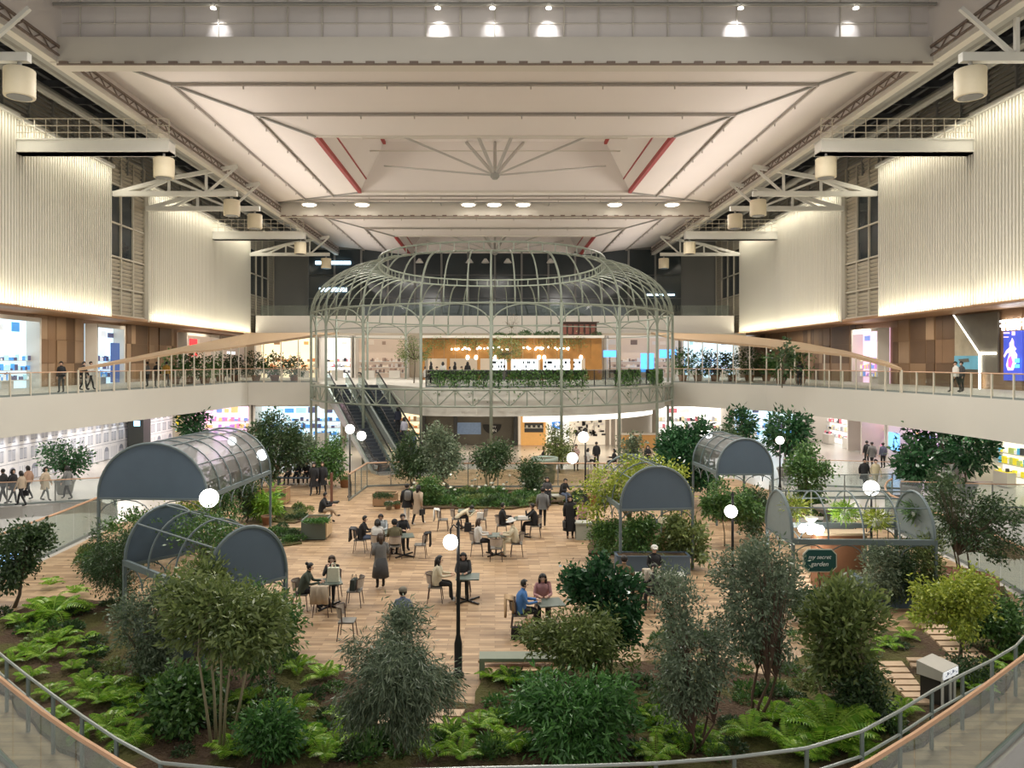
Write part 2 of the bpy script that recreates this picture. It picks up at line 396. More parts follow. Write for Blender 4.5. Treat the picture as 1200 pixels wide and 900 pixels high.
mb = MB(); mb.tube([(-16,0,.06),(16,0,.06)],.06,6); [mb.tube([(x,0,.06),(x,1.28,.06)],.04,5) for x in (-15,-5,5,15)]; mb.build('bar', M_duct, root)
for px in (363,425,549,579,613,720,787):
    x = (px-CX)*67.7/F; mb = MB(); mb.lathe([(.2,0),(.75,-.12),(.75,-.2),(.7,-.24)],(x,-.2,.05),14); h = mb.build('lamp_dish', M_steel, root)
    mb = MB(); mb.lathe([(.6,-.25),(.55,-.28)],(x,-.2,.05),14); mb.build('lens', M_glow, h)
# catwalk beams and roof trusses at the sides, with drum lamps hanging from their inner ends
for s,side in ((-1,'left'),(1,'right')):
    for y in (42.8,73.0):
        t = thing('catwalk_beam','white box girder catwalk with thin railing on the wall %s, %s the louvred window bay' % ('above the black-and-white mural' if s<0 else 'above the pink shop', 'in front of' if y<60 else 'past'),'beam',(0,y,19.2))
        mb = MB(); x0,x1 = sorted((s*XW,s*18.9)); mb.box(x0,0,0,x1,.9,.75); mb.box(x0,-.1,.0,x1,1.0,.08); mb.box(x0,-.1,.7,x1,1.0,.78); mb.build('girder', M_steel, t)
        mb = MB(); n = 14
        for k in range(n+1): x = lerp(x0,x1,k/n); mb.tube([(x,.05,.78),(x,.05,1.95)],.03,5)
        for z in (1.15,1.55,1.95): mb.tube([(x0,.05,z),(x1,.05,z)],.03,5)
        mb.build('railing', M_post, t)
    for y in (30.0,54.2,59.4,84.5):
        t = thing('roof_truss','white roof truss %s, %s' % ({30.0:'in front of the deep fabric girder',54.2:'at the front edge of the window bay',59.4:'at the rear edge of the window bay',84.5:'next to the dark back glazing'}[y],'mural side' if s<0 else 'pink shop side'),'truss',(0,y,19.2),group='roof trusses %s' % side)
        P = lambda u,v: (s*lerp(XW,18.9,u),0,v)
        mb = MB(); mb.bar(P(0,.18),P(1,.18),.3,.36); mb.build('bottom_chord', M_steel, t)
        mb = MB(); mb.bar(P(0,.2 if y>40 else 2.6),P(.45,1.3 if y>40 else 2.6),.22,.28); mb.bar(P(.45,1.3 if y>40 else 2.6),P(1,2.2 if y>40 else 4.0),.22,.28); mb.build('top_chord', M_steel, t)
        for u0,v0,u1,v1 in ((.45,.2,.45,1.3),(.75,.2,.75,1.8),(.45,1.3,.75,.2),(.75,.2,1,2.2),(.2,.2,.45,1.2)):
            mb = MB(); mb.bar(P(u0,v0),P(u1,v1),.16); mb.build('web', M_steel, t)
    for y in (30.0,42.8,54.2,59.4,73.0,84.5):
        t = thing('drum_lamp','cream drum lamp under the %s, %s' % ({30.0:'truss before the deep fabric girder',42.8:'catwalk before the window bay',54.2:'truss at the window bay front',59.4:'truss at the window bay rear',73.0:'catwalk past the window bay',84.5:'truss next to the back glazing'}[y],'mural side' if s<0 else 'pink shop side'),'lamp',(s*19.3,y+(.3 if y in (42.8,73.0) else 0),17.77),group='drum lamps %s' % side)
        mb = MB(); mb.lathe([(.56,0),(.58,.04),(.58,1.1),(.54,1.14),(.1,1.15)],n=20); mb.build('drum', M_drum, t, True)
        mb = MB(); mb.lathe([(.46,-.01),(.46,.03)],n=20); mb.build('lens', mat('lens_dark',(.08,.08,.085),.3), t)
        mb = MB(); mb.lathe([(.08,1.15),(.08,1.45)],n=8); mb.build('hanger', M_duct, t)
# back wall: dark glazing above the third floor
mb = MB(); mb.box(-31,95,0,31,95.3,24.6); WB = struct(mb.build('wall_back', mat('back_grey',(.20,.20,.19),.6,var=.08,scale=.4)))
for k in range(14):
    x0 = -24+k*48/14; x1 = x0+48/14
    for z0,z1 in ((12.6,15.2),(15.3,18.2),(18.3,21.5)):
        mb = MB(); mb.box(x0+.12,94.85,z0,x1-.12,94.95,z1); mb.build('pane', M_dglass, WB)
    mb = MB(); mb.box(x0-.12,94.7,12.4,x0+.12,95,22); mb.build('mullion', M_mull, WB)
for x0,x1,z0,z1 in ((-23,-18.5,19.6,20.0),(-22.5,-19,16.1,16.6),(19.5,23,15.6,15.8)):
    mb = MB(); mb.box(x0,94.6,z0,x1,94.8,z1); mb.build('lit_panel', mat('cold_glow',(.6,.85,1),.4,var=0,emit=3), WB)
for x in (-9.5,-3.2,-1.2,1.6,7.0):
    mb = MB(); mb.lathe([(.15,.5),(.5,0),(.5,-.05)],(x,93,19.6),12); mb.build('pendant', M_steel, WB)
mb = MB()
for k in range(20): x=-27+k*2.7; mb.box(x,85.1,12.4,x+2.66,85.13,13.6)
mb.build('glass_parapet', glass_mat('parapet_glass',(.75,.82,.8),.12), WB)
# ---------------------------------------------------------------- balustrades
def balustrade(name, label, pts, h, step, post_m, rail_m, post_w=.07, rail_w=.07, gap=.02, base=True, mid=False, z=0, glass=True, cat='railing', group=None, gm=None):
    P = resample(pts, step); o = P[0].copy(); t = thing(name, label, cat, (o.x,o.y,z), group=group)
    P = [Vector((p.x-o.x, p.y-o.y, 0)) for p in P]; H = Vector((0,0,h))
    for i,(a,b) in enumerate(zip(P,P[1:])):
        d = (b-a)
        if glass:
            u = d.normalized()*gap; nn = Vector((-d.y,d.x,0)).normalized()*.012
            mb = MB(); mb.plate([a+u+Vector((0,0,.06)),b-u+Vector((0,0,.06)),b-u+H*.97,a+u+H*.97], nn); mb.build('glass_pane', gm or M_glass, t)
    if post_w:
        for p in P: mb = MB(); mb.cbox((p.x,p.y,h/2),post_w,post_w,h); mb.build('post', post_m, t)
    mb = MB(); mb.tube([p+H for p in P],rail_w/2,6); mb.build('top_rail', rail_m, t)
    if mid: mb = MB(); mb.tube([p+H*mid for p in P],rail_w/2*.9,6); mb.build('mid_rail', rail_m, t)
    if base:
        mb = MB()
        for a,b in zip(P,P[1:]): mb.bar(a+Vector((0,0,.05)),b+Vector((0,0,.05)),.06,.1)
        mb.build('base_shoe', M_greyrail, t)
    return t
inset = lambda pts,dx: [Vector((p.x+dx,p.y,0)) for p in pts]
gl = [p for p in inset(edge_l,-.15) if p.y > 24]; gr = [p for p in inset(edge_r,.15) if p.y > 24]
balustrade('gallery_railing','glass gallery railing with cream posts and wood handrail above the black-and-white mural',gl+[Vector((-15,62.6,0))],1.15,1.35,M_post,M_rail,z=ZG)
balustrade('gallery_railing','glass gallery railing with cream posts and wood handrail above the pink shop',gr+[Vector((15,62.6,0))],1.15,1.35,M_post,M_rail,z=ZG)
# sloping timber canopies over the gallery gardens, on slender posts
def canopy(s, label, outer, inner_):
    t = thing('timber_canopy',label,'canopy',(0,0,0))
    mb = MB(); n = len(outer)
    for i in range(n-1):
        a,b,c,d = outer[i],outer[i+1],inner_[i+1],inner_[i]
        mb.add([a,b,c,d,*[tuple(Vector(q)+Vector((0,0,.16))) for q in (a,b,c,d)]],[(0,1,2,3),(7,6,5,4),(0,4,5,1),(1,5,6,2),(2,6,7,3),(3,7,4,0)])
    mb.build('soffit', M_wood, t)
    for p in resample(outer,1.55):
        mb = MB(); mb.box(p.x-.035,p.y-.035,ZG,p.x+.035,p.y+.035,p.z+.05); mb.build('post', M_post, t)
canopy(-1,'sloping timber canopy on slender posts over gallery planting above the mural wall',
  [(-22.55,40,6.55),(-21.5,50.4,7.58),(-21.15,55.8,7.85),(-20.85,61.9,8.32),(-15.2,62.6,9.2)],
  [(-23.2,44,6.85),(-24.4,56,7.9),(-25,63.7,8.6),(-23.5,71,9.7),(-15.2,72,9.8)])
canopy(1,'sloping timber canopy on slender posts over gallery planting above the pink shop',
  [(22.3,40.5,6.55),(22.05,46,7.35),(20.6,52.5,7.85),(19.95,54.6,8.1),(15.2,62.6,8.9)],
  [(23.4,44,6.9),(24.6,52,7.7),(24.8,60,8.5),(22.6,70,9.5),(15.2,72,9.8)])
# ---------------------------------------------------------------- shop fronts
def prods(mb, x0,x1,z0,z1,y,rng,nm,dens=1.0,size=.3):
    x = x0
    while x < x1-.1:
        wd = rng.uniform(.35,1)*size; hh = min(rng.uniform(.3,1)*size*1.2, z1-z0-.05)
        if rng.random() < dens: mb.mi = rng.randrange(1,nm); mb.box(x,y-.12,z0,x+wd*.9,y+.02,z0+hh)
        x += wd
PAL = {
 'white': ((1,.98,.94),[(.9,.9,.9),(.05,.05,.06),(.7,.2,.25),(.5,.5,.55),(.85,.75,.5)]),
 'warm': ((1,.84,.58),[(.8,.5,.2),(.95,.85,.6),(.35,.2,.1),(.6,.6,.5),(.8,.3,.1)]),
 'pink': ((1,.66,.86),[(.9,.3,.6),(1,.95,1),(.25,.4,.9),(.6,.3,.8),(.95,.7,.3)]),
 'blue': ((.66,.86,1),[(.1,.4,.9),(.9,.95,1),(.1,.1,.2),(.5,.8,.9)]),
 'yellow': ((1,.95,.75),[(1,.8,.05),(.95,.95,.9),(.1,.5,.8),(.5,.6,.2),(.05,.05,.05)]),
 'purple': ((.78,.62,1),[(.6,.2,.9),(.95,.8,1),(.9,.4,.8),(.3,.3,.9)]),
 'dim': ((.42,.32,.24),[(.3,.2,.15),(.5,.45,.4),(.15,.1,.08),(.6,.5,.4)]),
}
def shop(label, origin, along, normal, width, height, pal, seed, depth=1.9, emit=.7, sign=None, frame=M_white, name='shop', soff=True):
    """a lit shop bay: origin = left foot of the opening seen from outside; along/normal horizontal units (normal points out)"""
    rng = random.Random(seed); bc, items = PAL[pal]
    t = thing(name,label,'shop',origin, math.atan2(along[1],along[0]))
    em = mat('shop_glow_'+pal,bc,.6,var=.06,scale=1.5,emit=emit,ecol=bc)
    pm = [em]+[mat('product_%s_%d'%(pal,i),c,.5,var=.15,emit=.25,ecol=c) for i,c in enumerate(items)]  # goods and posters glow faintly in their own colours to look lit
    D = depth                                      # local: x along, y inward
    mb = MB(); mb.box(0,D,0,width,D+.1,height); mb.build('back_wall', em, t)
    mb = MB(); mb.box(0,0,height-.08,width,D,height); mb.build('shop_ceiling', mat('shop_ceiling_glow',(1,.97,.9),.6,var=0,emit=.5), t)
    for k in range(3):
        z = .55+k*.62
        if z > height-.6: break
        mb = MB(); mb.box(.15,D-.4,z-.05,width-.15,D-.02,z); mb.build('shelf', M_steel, t)
        mb = MB(); prods(mb,.2,width-.2,z,z+.55,D-.2,rng,len(pm),.9,.34); mb.build('goods', pm, t, kind='stuff')
    x = .4
    while x < width-.9:
        wd = rng.uniform(.4,.9)
        if rng.random() < .55: mb = MB(); mb.box(x,D-.05,height-.95,x+wd,D-.01,height-.95+rng.uniform(.35,.6)); mb.build('poster', pm[rng.randrange(1,len(pm))], t)
        x += wd+.2
    n = max(1,int(width/2.6))
    for k in range(n):
        x = width*(k+.5)/n; mb = MB(); mb.box(x-.6,.7,0,x+.6,1.2,.8); mb.mi=1; mb.box(x-.55,.75,.8,x+.55,1.15,.84); mb.build('display_counter', [frame,pm[1]], t)
        mb = MB(); prods(mb,x-.5,x+.5,.84,1.3,.95,rng,len(pm),.9,.2); mb.build('counter_goods', pm, t, kind='stuff')
    for x in (0,width):
        mb = MB(); mb.box(x-.09,-.05,0,x+.09,D,height); mb.build('jamb', frame, t)
    mb = MB(); mb.box(0,-.05,height-.28,width,.06,height); mb.build('header', frame, t)
    if sign:
        c,x0,x1,z0,z1 = sign; mb = MB(); mb.box(width*x0,-.16,z0,width*x1,-.06,z1); mb.build('sign', mat('sign_%s'%('%02x%02x%02x'%tuple(int(v*255) for v in c)),c,.5,var=.2,scale=2,emit=1.2,ecol=c), t)
    return t
# ground floor, left: printed mural wall with grazing lamps, then shops along x=-28
H1 = 3.45
mb = MB(); mb.box(-31.2,14,0,-31,92,H1); struct(mb.build('wall_ground_left', M_white))
mb = MB(); mb.box(31,14,0,31.2,92,H1); struct(mb.build('wall_ground_right', M_white))
t = thing('mural_wall','long white wall printed with grey line drawing of building facades','mural',(-28,40,0))
mb = MB(); mb.box(-.3,0,0,0,24.2,H1); mb.build('panel', mat('mural_white',(.86,.86,.9),.6,var=.02), t)
inkm = mat('mural_ink',(.30,.32,.40),.7,var=.1); ink2 = mat('mural_wash',(.60,.62,.70),.7,var=.08)
mb = MB(); rng = random.Random(5)
def mq(y0,z0,y1,z1,mi,x=.004): mb.mi = mi; mb.quad((x,y0,z0),(x,y1,z0),(x,y1,z1),(x,y0,z1))
for k in range(23):
    y = .3+k*1.04
    for z0,z1 in ((2.35,3.2),(1.3,1.95)):
        for q in (0,.36): mq(y+.12+q,z0,y+.42+q,z1,0); mq(y+.15+q,z0+.05,y+.26+q,z1-.05,1,.006); mq(y+.29+q,z0+.05,y+.4+q,z1-.05,1,.006)
    mq(y,2.12,y+1.04,2.17,0); mq(y,1.12,y+1.04,1.15,0); mq(y,.05,y+.02,3.4,1)
    if k % 2 == 0:                                 # arched door
        arc = [(.004,y+.5+.3*math.cos(a),.62+.3*math.sin(a)) for a in [PI*i/8 for i in range(9)]]
        mb.mi = 0; mb.add(arc+[(.004,y+.2,0.02),(.004,y+.8,0.02)],[tuple(range(11))])
        mq(y+.27,.05,y+.48,.6,1,.007); mq(y+.52,.05,y+.73,.6,1,.007)
    else:
        for q in range(4): mq(y+.1+q*.22,.1,y+.2+q*.22,.9,1)
mb.build('line_drawing', [inkm,ink2], t)
for k in range(21):
    y = 40.9+k*1.12
    mb = MB(); mb.lathe([(.07,0),(.09,-.1),(.06,-.12)],(.45,y-40,H1-.02),8); h = mb.build('downlight', M_steel, t)
    if k%1==0: lamp('SPOT',(-27.5,y,H1-.15),60,(.95,.97,1),.03,target=(-27.95,y,1.6),spot=46,blend=.8)
t = thing('column','dark clad gallery column with small blue screen beside the mural','column',(-27.2,56.5,0))
mb = MB(); mb.box(-.6,-.6,0,.6,.6,H1); mb.build('shaft', mat('column_dark',(.06,.065,.06),.4), t)
mb = MB(); mb.box(-.1,-.64,2.2,.35,-.6,2.6); mb.build('screen', mat('screen_blue',(.4,.75,1),.3,var=0,emit=2), t)
for lab,y0,y1,pal,sd,sg in (
 ('yellow and blue toy shop bay just past the mural wall',64.6,69.2,'yellow',1,((1,.55,.05),.2,.8,2.2,2.9)),
 ('bright white shop bay with red goods between two grey pillars',69.8,76.5,'white',2,None),
 ('cream lit shop bay at the far end of the mural side',77.2,84,'warm',3,None)):
    shop(lab,(-28,y0,0),(0,1),(1,0),y1-y0,H1,pal,sd,sign=sg)
# ground floor, right
for lab,y0,y1,pal,sd,sg in (
 ('yellow and white shop bay by the grey steel column',34.0,43.6,'yellow',11,None),
 ('shop bay with pink wall and blue screen behind the glossy potted tree',46.2,52.6,'pink',12,((.15,.45,1),.05,.25,.9,2.1)),
 ('pink shop bay with blue heart sign',53.0,56.4,'pink',13,((.2,.4,1),.1,.3,2.6,3.1)),
 ('white shop bay hung with black bags',58.6,66.0,'white',14,None),
 ('white shop bay with pink and blue signs beside a steel pillar',66.8,73.5,'white',15,((1,.1,.5),.5,.8,2.3,2.7)),
 ('purple lit cosmetics shop bay',76.0,84.0,'purple',16,None)):
    shop(lab,(28,y1,0),(0,-1),(-1,0),y1-y0,H1,pal,sd,sign=sg)
for lab,y in (('polished steel gallery column next to the yellow shop',44.6),('polished steel gallery column between the white shops',66.4),('polished steel gallery column before the purple shop',74.8)):
    o = MB().lathe([(.45,0),(.45,H1)],n=20).build('column', mat('brushed_steel',(.5,.5,.52),.25,metal=.8,var=.1), None, True); o.location = (27.6,y,0); tag(o,lab,'column')
# ground floor, back: under the dome and beside it
YB = 64.5
mb = MB(); mb.box(-28,YB+2.2,0,28,YB+2.4,H1); struct(mb.build('wall_ground_back', M_white))
for lab,x0,x1,pal,sd,em in (
 ('red and white lit shop bay left of the blue poster shop',-27,-21.4,'pink',21,.8),('blue poster shop bay behind the escalators',-21,-13.4,'blue',22,.7),
 ('warm lit shop bay beside the escalator foot',-9.4,-6.4,'warm',23,.9),('bright clothes shop bay behind the restaurant terrace',14.2,20.4,'white',26,.8),
 ('turquoise and purple shop bay at the plaza corner',20.8,27,'blue',27,.8)):
    shop(lab,(x0,YB,0),(1,0),(0,-1),x1-x0,H1,pal,sd,emit=em)
t = thing('restaurant_front','dark metal restaurant front with half-round black sign under the dome','shop',(-6.1,62.5,0))
dk = mat('restaurant_dark',(.045,.047,.05),.45,var=.2,scale=1.5)
mb = MB(); mb.box(0,.5,0,8,.7,H1); mb.build('wall', mat('restaurant_wall',(.13,.12,.10),.6,var=.25,scale=.8), t)
mb = MB(); mb.box(-.1,0,2.7,8,.5,H1); mb.build('header', dk, t)
for x in (-.1,2.6,7.7): mb = MB(); mb.box(x,0,0,x+.3,.5,H1); mb.build('pier', dk, t)
mb = MB(); arc = [(5.85+.8*math.cos(a),.42,1.75+.8*math.sin(a)) for a in [PI+PI*i/14 for i in range(15)]]; mb.plate(arc,(0,-.08,0)); sg = mb.build('sign_board', M_black, t)
def text(s, parent, loc, size, m, rot=(PI/2,0,0), ext=.01, align='CENTER', shear=0):
    c = bpy.data.curves.new('lettering','FONT'); c.body = s; c.size = size; c.align_x = align; c.extrude = ext; c.shear = shear
    o = bpy.data.objects.new('lettering', c); COL.objects.link(o)
    dg = bpy.context.evaluated_depsgraph_get(); me = bpy.data.meshes.new_from_object(o.evaluated_get(dg)); me.materials.clear(); me.materials.append(m)
    bpy.data.objects.remove(o); bpy.data.curves.remove(c)
    q = link('lettering', me, parent, loc); q.rotation_euler = rot; return q
M_ink = mat('white_ink',(.85,.87,.85),.5,var=0)
text('CTY',sg,(5.95,.32,1.45),.26,M_ink); text('UN',sg,(5.98,.32,1.1),.36,M_ink)
mb = MB(); mb.box(2.9,.45,.9,4.9,.5,1.9); mb.build('menu_window', mat('window_blue',(.16,.22,.32),.3,var=.3,emit=.25), t)
t = thing('cafe_interior','wood lined cafe with lit shelves and open terrace under the dome','cafe',(2.0,62.5,0))
wo = mat('cafe_wood',(.55,.30,.10),.5,var=.12,scale=2); 
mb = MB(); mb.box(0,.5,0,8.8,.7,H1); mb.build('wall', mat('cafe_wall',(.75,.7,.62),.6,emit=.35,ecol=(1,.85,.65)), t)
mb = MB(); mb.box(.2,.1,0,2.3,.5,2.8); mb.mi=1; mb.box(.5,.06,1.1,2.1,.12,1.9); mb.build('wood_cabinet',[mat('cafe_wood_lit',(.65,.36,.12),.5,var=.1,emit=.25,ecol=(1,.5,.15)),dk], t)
mb = MB(); mb.box(.5,-.02,1.45,2.1,.1,1.5); [mb.lathe([(.08,0),(.1,.12),(.05,.2)],(.7+.4*k,.02,1.5),8) for k in range(4)]; mb.build('shelf_jars', M_steel, t)
mb = MB(); mb.box(2.5,.35,.2,4.3,.45,2.7); mb.build('poster_board', mat('poster_white',(.9,.9,.88),.5,var=.03,emit=.5), t)
mb = MB(); 
for k in range(7): a=k*.9; mb.sphere((3.3+.35*math.cos(a),.33,1.75+.3*math.sin(a)),.16,8,5)
mb.build('blue_splash', mat('splash_blue',(.05,.3,.85),.5,var=.2,emit=.4), t)
mb = MB(); rng = random.Random(9)
for k in range(60): x=rng.uniform(4.5,7.2); z=rng.uniform(.7,2.7); mb.mi=rng.randrange(2); mb.box(x,.3,z,x+rng.uniform(.1,.4),.48,z+rng.uniform(.1,.4))
mb.build('wall_graphics',[mat('graphic_black',(.03,.03,.035),.5),mat('graphic_white',(.85,.83,.8),.5)], t, kind='stuff')
for x in (7.4,7.9,8.4): mb = MB(); mb.box(x,.2,0,x+.3,.5,2.8); mb.build('timber_fin', mat('fin_grey',(.45,.4,.36),.5), t)
mb = MB(); mb.box(8.4,-2,0,11.5,-1.2,1.1); mb.mi=1; mb.box(8.3,-2.1,1.1,11.6,-1.1,1.18); mb.build('service_counter',[wo,M_white], t)
# white lit valance of the cafe below the disc edge
mb = MB()
R1 = 13.6
for k in range(14):
    a0,a1 = math.radians(9+k*4.2), math.radians(9+(k+1)*4.2)
    p0 = (DC.x+R1*math.sin(a0),DC.y-R1*math.cos(a0)); p1 = (DC.x+R1*math.sin(a1),DC.y-R1*math.cos(a1))
    mb.plate([(p0[0],p0[1],3.0),(p1[0],p1[1],3.0),(p1[0],p1[1],H1),(p0[0],p0[1],H1)],(0,.06,0))
tag(mb.build('light_valance', mat('valance_white',(1,.97,.9),.5,var=0,emit=1.1)),'curved white lit valance hanging below the gallery disc over the cafe','valance')
for x in (-10,-3,4,9): lamp('AREA',(x,57,3.3),130,(1,.86,.66),2,3,(x,57,0))
for x in (-20,20): lamp('AREA',(x,70-10,3.3),160,(1,.9,.8),3,3,(x,60,0))
for s in (-1,1):
    for y in (40,50,60,72): lamp('AREA',(s*25.2,y,3.3),150,(1,.93,.85),2,4,(s*25.2,y,0))
    for y in (32,42,52,62,74): lamp('AREA',(s*29.3,y,10.1),70,(1,.88,.7),.8,5,(s*29.3,y,0))
# ---------------------------------------------------------------- gallery (second floor) side storefronts
def storefront(s, name, segs, seed):
    rng = random.Random(seed)
    mb = MB(); mb.box(min(s*XS,s*(XS+.3)),14,ZG,max(s*XS,s*(XS+.3)),95,ZP); root = struct(mb.build(name, BROWN[1]))
    zs = [ZG,6.95,8.6,ZP]
    for kind,y0,y1 in segs:
        if kind == 'brown':
            y = y0
            while y < y1-.3:
                wd = min(rng.choice((.75,1.1,1.5)), y1-y)
                for b in range(3):
                    d = rng.choice((.04,.06,.08)); mb = MB(); x = s*XS
                    mb.box(min(x,x-s*d),y+.015,zs[b]+.015,max(x,x-s*d),y+wd-.015,zs[b+1]-.015)
                    mb.build('panel', rng.choice(BROWN), root)
                y += wd
        elif kind == 'recess':
            for b in range(3):
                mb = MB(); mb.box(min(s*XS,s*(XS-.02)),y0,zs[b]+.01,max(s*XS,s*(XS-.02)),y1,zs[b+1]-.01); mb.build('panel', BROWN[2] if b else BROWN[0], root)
    return root
yl = lambda x: XS*F/(CX-x); yr = lambda x: XS*F/(x-CX)
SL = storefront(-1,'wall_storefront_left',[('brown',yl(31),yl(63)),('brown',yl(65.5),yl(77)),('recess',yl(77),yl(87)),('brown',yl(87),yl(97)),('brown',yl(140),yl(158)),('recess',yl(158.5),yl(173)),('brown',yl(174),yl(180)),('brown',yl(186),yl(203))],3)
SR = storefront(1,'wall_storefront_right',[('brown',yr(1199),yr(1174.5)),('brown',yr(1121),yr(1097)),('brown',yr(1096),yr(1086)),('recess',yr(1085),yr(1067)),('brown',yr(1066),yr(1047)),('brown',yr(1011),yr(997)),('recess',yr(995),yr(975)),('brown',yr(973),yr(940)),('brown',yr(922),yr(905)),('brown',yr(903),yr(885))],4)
def flat(side, name, label, cat, x0, x1, y0p, y1p, m, parent=None, d=.12, rows=None):
    """a flat board on a side storefront given by its pixel columns and rows"""
    yf = yl if side < 0 else yr
    Y0,Y1 = sorted((yf(x0),yf(x1))); zt = EYE-(y0p-CY)*((Y0+Y1)/2)/F; zb = EYE-(y1p-CY)*((Y0+Y1)/2)/F
    zb = max(zb, ZG+.01); zt = min(zt, ZP-.02)
    x = side*(XS-.085); mb = MB(); mb.box(min(x,x-side*d),Y0,zb,max(x,x-side*d),Y1,zt)
    o = mb.build(name, m, parent)
    if parent is None: tag(o,label,cat)
    return o,Y0,Y1,zb,zt
def gshop(side,label,x0,x1,pal,seed,sign=None,h=4.6,emit=1.2):
    yf = yl if side < 0 else yr; Y0,Y1 = sorted((yf(x0),yf(x1)))
    # storefront plane is solid, so the bay is a shallow lit display standing just in front of it
    if side < 0: return shop(label,(-XS+1.0,Y0,ZG),(0,1),(1,0),Y1-Y0,h,pal,seed,depth=.85,emit=emit,sign=sign)
    return shop(label,(XS-1.0,Y1,ZG),(0,-1),(-1,0),Y1-Y0,h,pal,seed,depth=.85,emit=emit,sign=sign)
gshop(-1,'white gallery shop bay with glass front and green shelf plants',-25,29,'blue',31,emit=.32)
gshop(-1,'gallery shop entrance with dark blue door and white lit pilaster',98,131,'blue',32,((.03,.06,.16),.45,.75,.1,3.2),emit=.5)
gshop(-1,'dim gallery shop bay with red sign band',207,246,'dim',33,((.6,.02,.03),.05,.25,2.3,4.0),emit=.5)
gshop(-1,'dim gallery shop bay with white wall sign at the far end',250,292,'dim',34,((.9,.9,.92),.1,.3,2.6,2.9),emit=.5)
gshop(1,'bright pink and white gallery display bay with white neon sign',1013,1044,'pink',35,((1,.97,1),.1,.75,4.0,4.3),h=4.4,emit=1.5)
gshop(1,'dim gallery shop bay beside the timber canopy end',865,884,'dim',36,emit=.5)
b,Y0,Y1,zb,zt = flat(1,'mural_panel','dark wavy landscape mural with blue lake on the gallery wall','mural',1123,1173,368,436,mat('mural_dark',(.12,.11,.085),.6,var=.5,scale=.7))
def onr(pts, m, name, parent, dx=.13):
    dx += .09              # flat print on the right wall: pts in pixels at the wall plane
    mb = MB(); q = []
    for px,py in pts: Y = yr(px); q.append((XS-dx, Y, EYE-(py-CY)*Y/F))
    mb.plate(q,(-.02,0,0)); return mb.build(name, m, parent)
onr([(1123,372),(1152,412),(1152,433),(1123,433)],mat('mural_sand',(.42,.37,.27),.6,var=.4,scale=1.5),'sand_triangle',b)
onr([(1123,417),(1151,417),(1151,433),(1123,432)],mat('mural_lake',(.13,.36,.48),.5,var=.3,scale=1.2,emit=.15),'lake_print',b,.16)
onr([(1128,421),(1140,420),(1141,424),(1131,425)],mat('mural_isle',(.12,.12,.10),.6),'isle_print',b,.19)
onr([(1152,413),(1154,413),(1154,456),(1152,456)],M_glow,'light_strip',b,.17); onr([(1153,413),(1173,413),(1173,415),(1153,415)],M_glow,'light_strip',b,.2)
onr([(1122,369),(1124,369),(1154,413),(1152,414)],mat('strip_soft',(1,.95,.85),.5,var=0,emit=1.5),'light_strip',b,.22)
b,Y0,Y1,zb,zt = flat(1,'poster_screen','tall backlit blue poster of a dancing figure in pink gown','screen',1180,1202,388,446,mat('poster_blue',(.03,.05,.30),.3,var=.6,scale=1.0,emit=.9,ecol=(.05,.08,.5)))
fig = mat('poster_figure',(.85,.62,.9),.5,var=.25,scale=2,emit=.9)
onr([(1191,396),(1193,400),(1193,405),(1196,409),(1194,411),(1197,416),(1196,424),(1192,434),(1186,434),(1184,428),(1186,420),(1188,413),(1185,414),(1182,419),(1181,417),(1184,411),(1188,407),(1188,402),(1190,399)],fig,'gown_figure',b,.15)
onr([(1187,421),(1190,417),(1192,424),(1190,431),(1187,430)],mat('poster_magenta',(.8,.1,.5),.5,var=.2,emit=.7),'gown_fold',b,.18)
for q in ([(1181,389.5),(1188,389.5),(1188,391),(1181,391)],[(1181,394.5),(1187,394.5),(1187,395.5),(1181,395.5)],[(1191,388.5),(1194.5,388.5),(1194.5,393),(1191,393)]): onr(q,fig,'print_block',b,.16)
for q in ([(1194,420),(1200,420),(1200,425),(1194,425)],[(1194,427),(1200,427),(1200,431),(1194,431)]): onr(q,mat('poster_cyan',(.1,.7,1),.5,var=.3,emit=1.2),'print_block',b,.17)
mb = MB(); t = thing('shop_sign','white illuminated block letters above the blue poster screen','sign',(XS-.2,yr(1200),8.95))
for k,(y,wd) in enumerate(((0.1,.32),(.5,.12),(.75,.12),(1.0,.3),(1.4,.34),(-.4,.36),(-.95,.36))):
    m_ = MB(); m_.box(-.05,y,0,.05,y+wd*.4,.62); m_.box(-.05,y,.5,.05,y+wd,.62); m_.box(-.05,y,.22,.05,y+wd*.9,.34); m_.build('letter', mat('letter_white',(1,1,1),.4,var=0,emit=3), t)
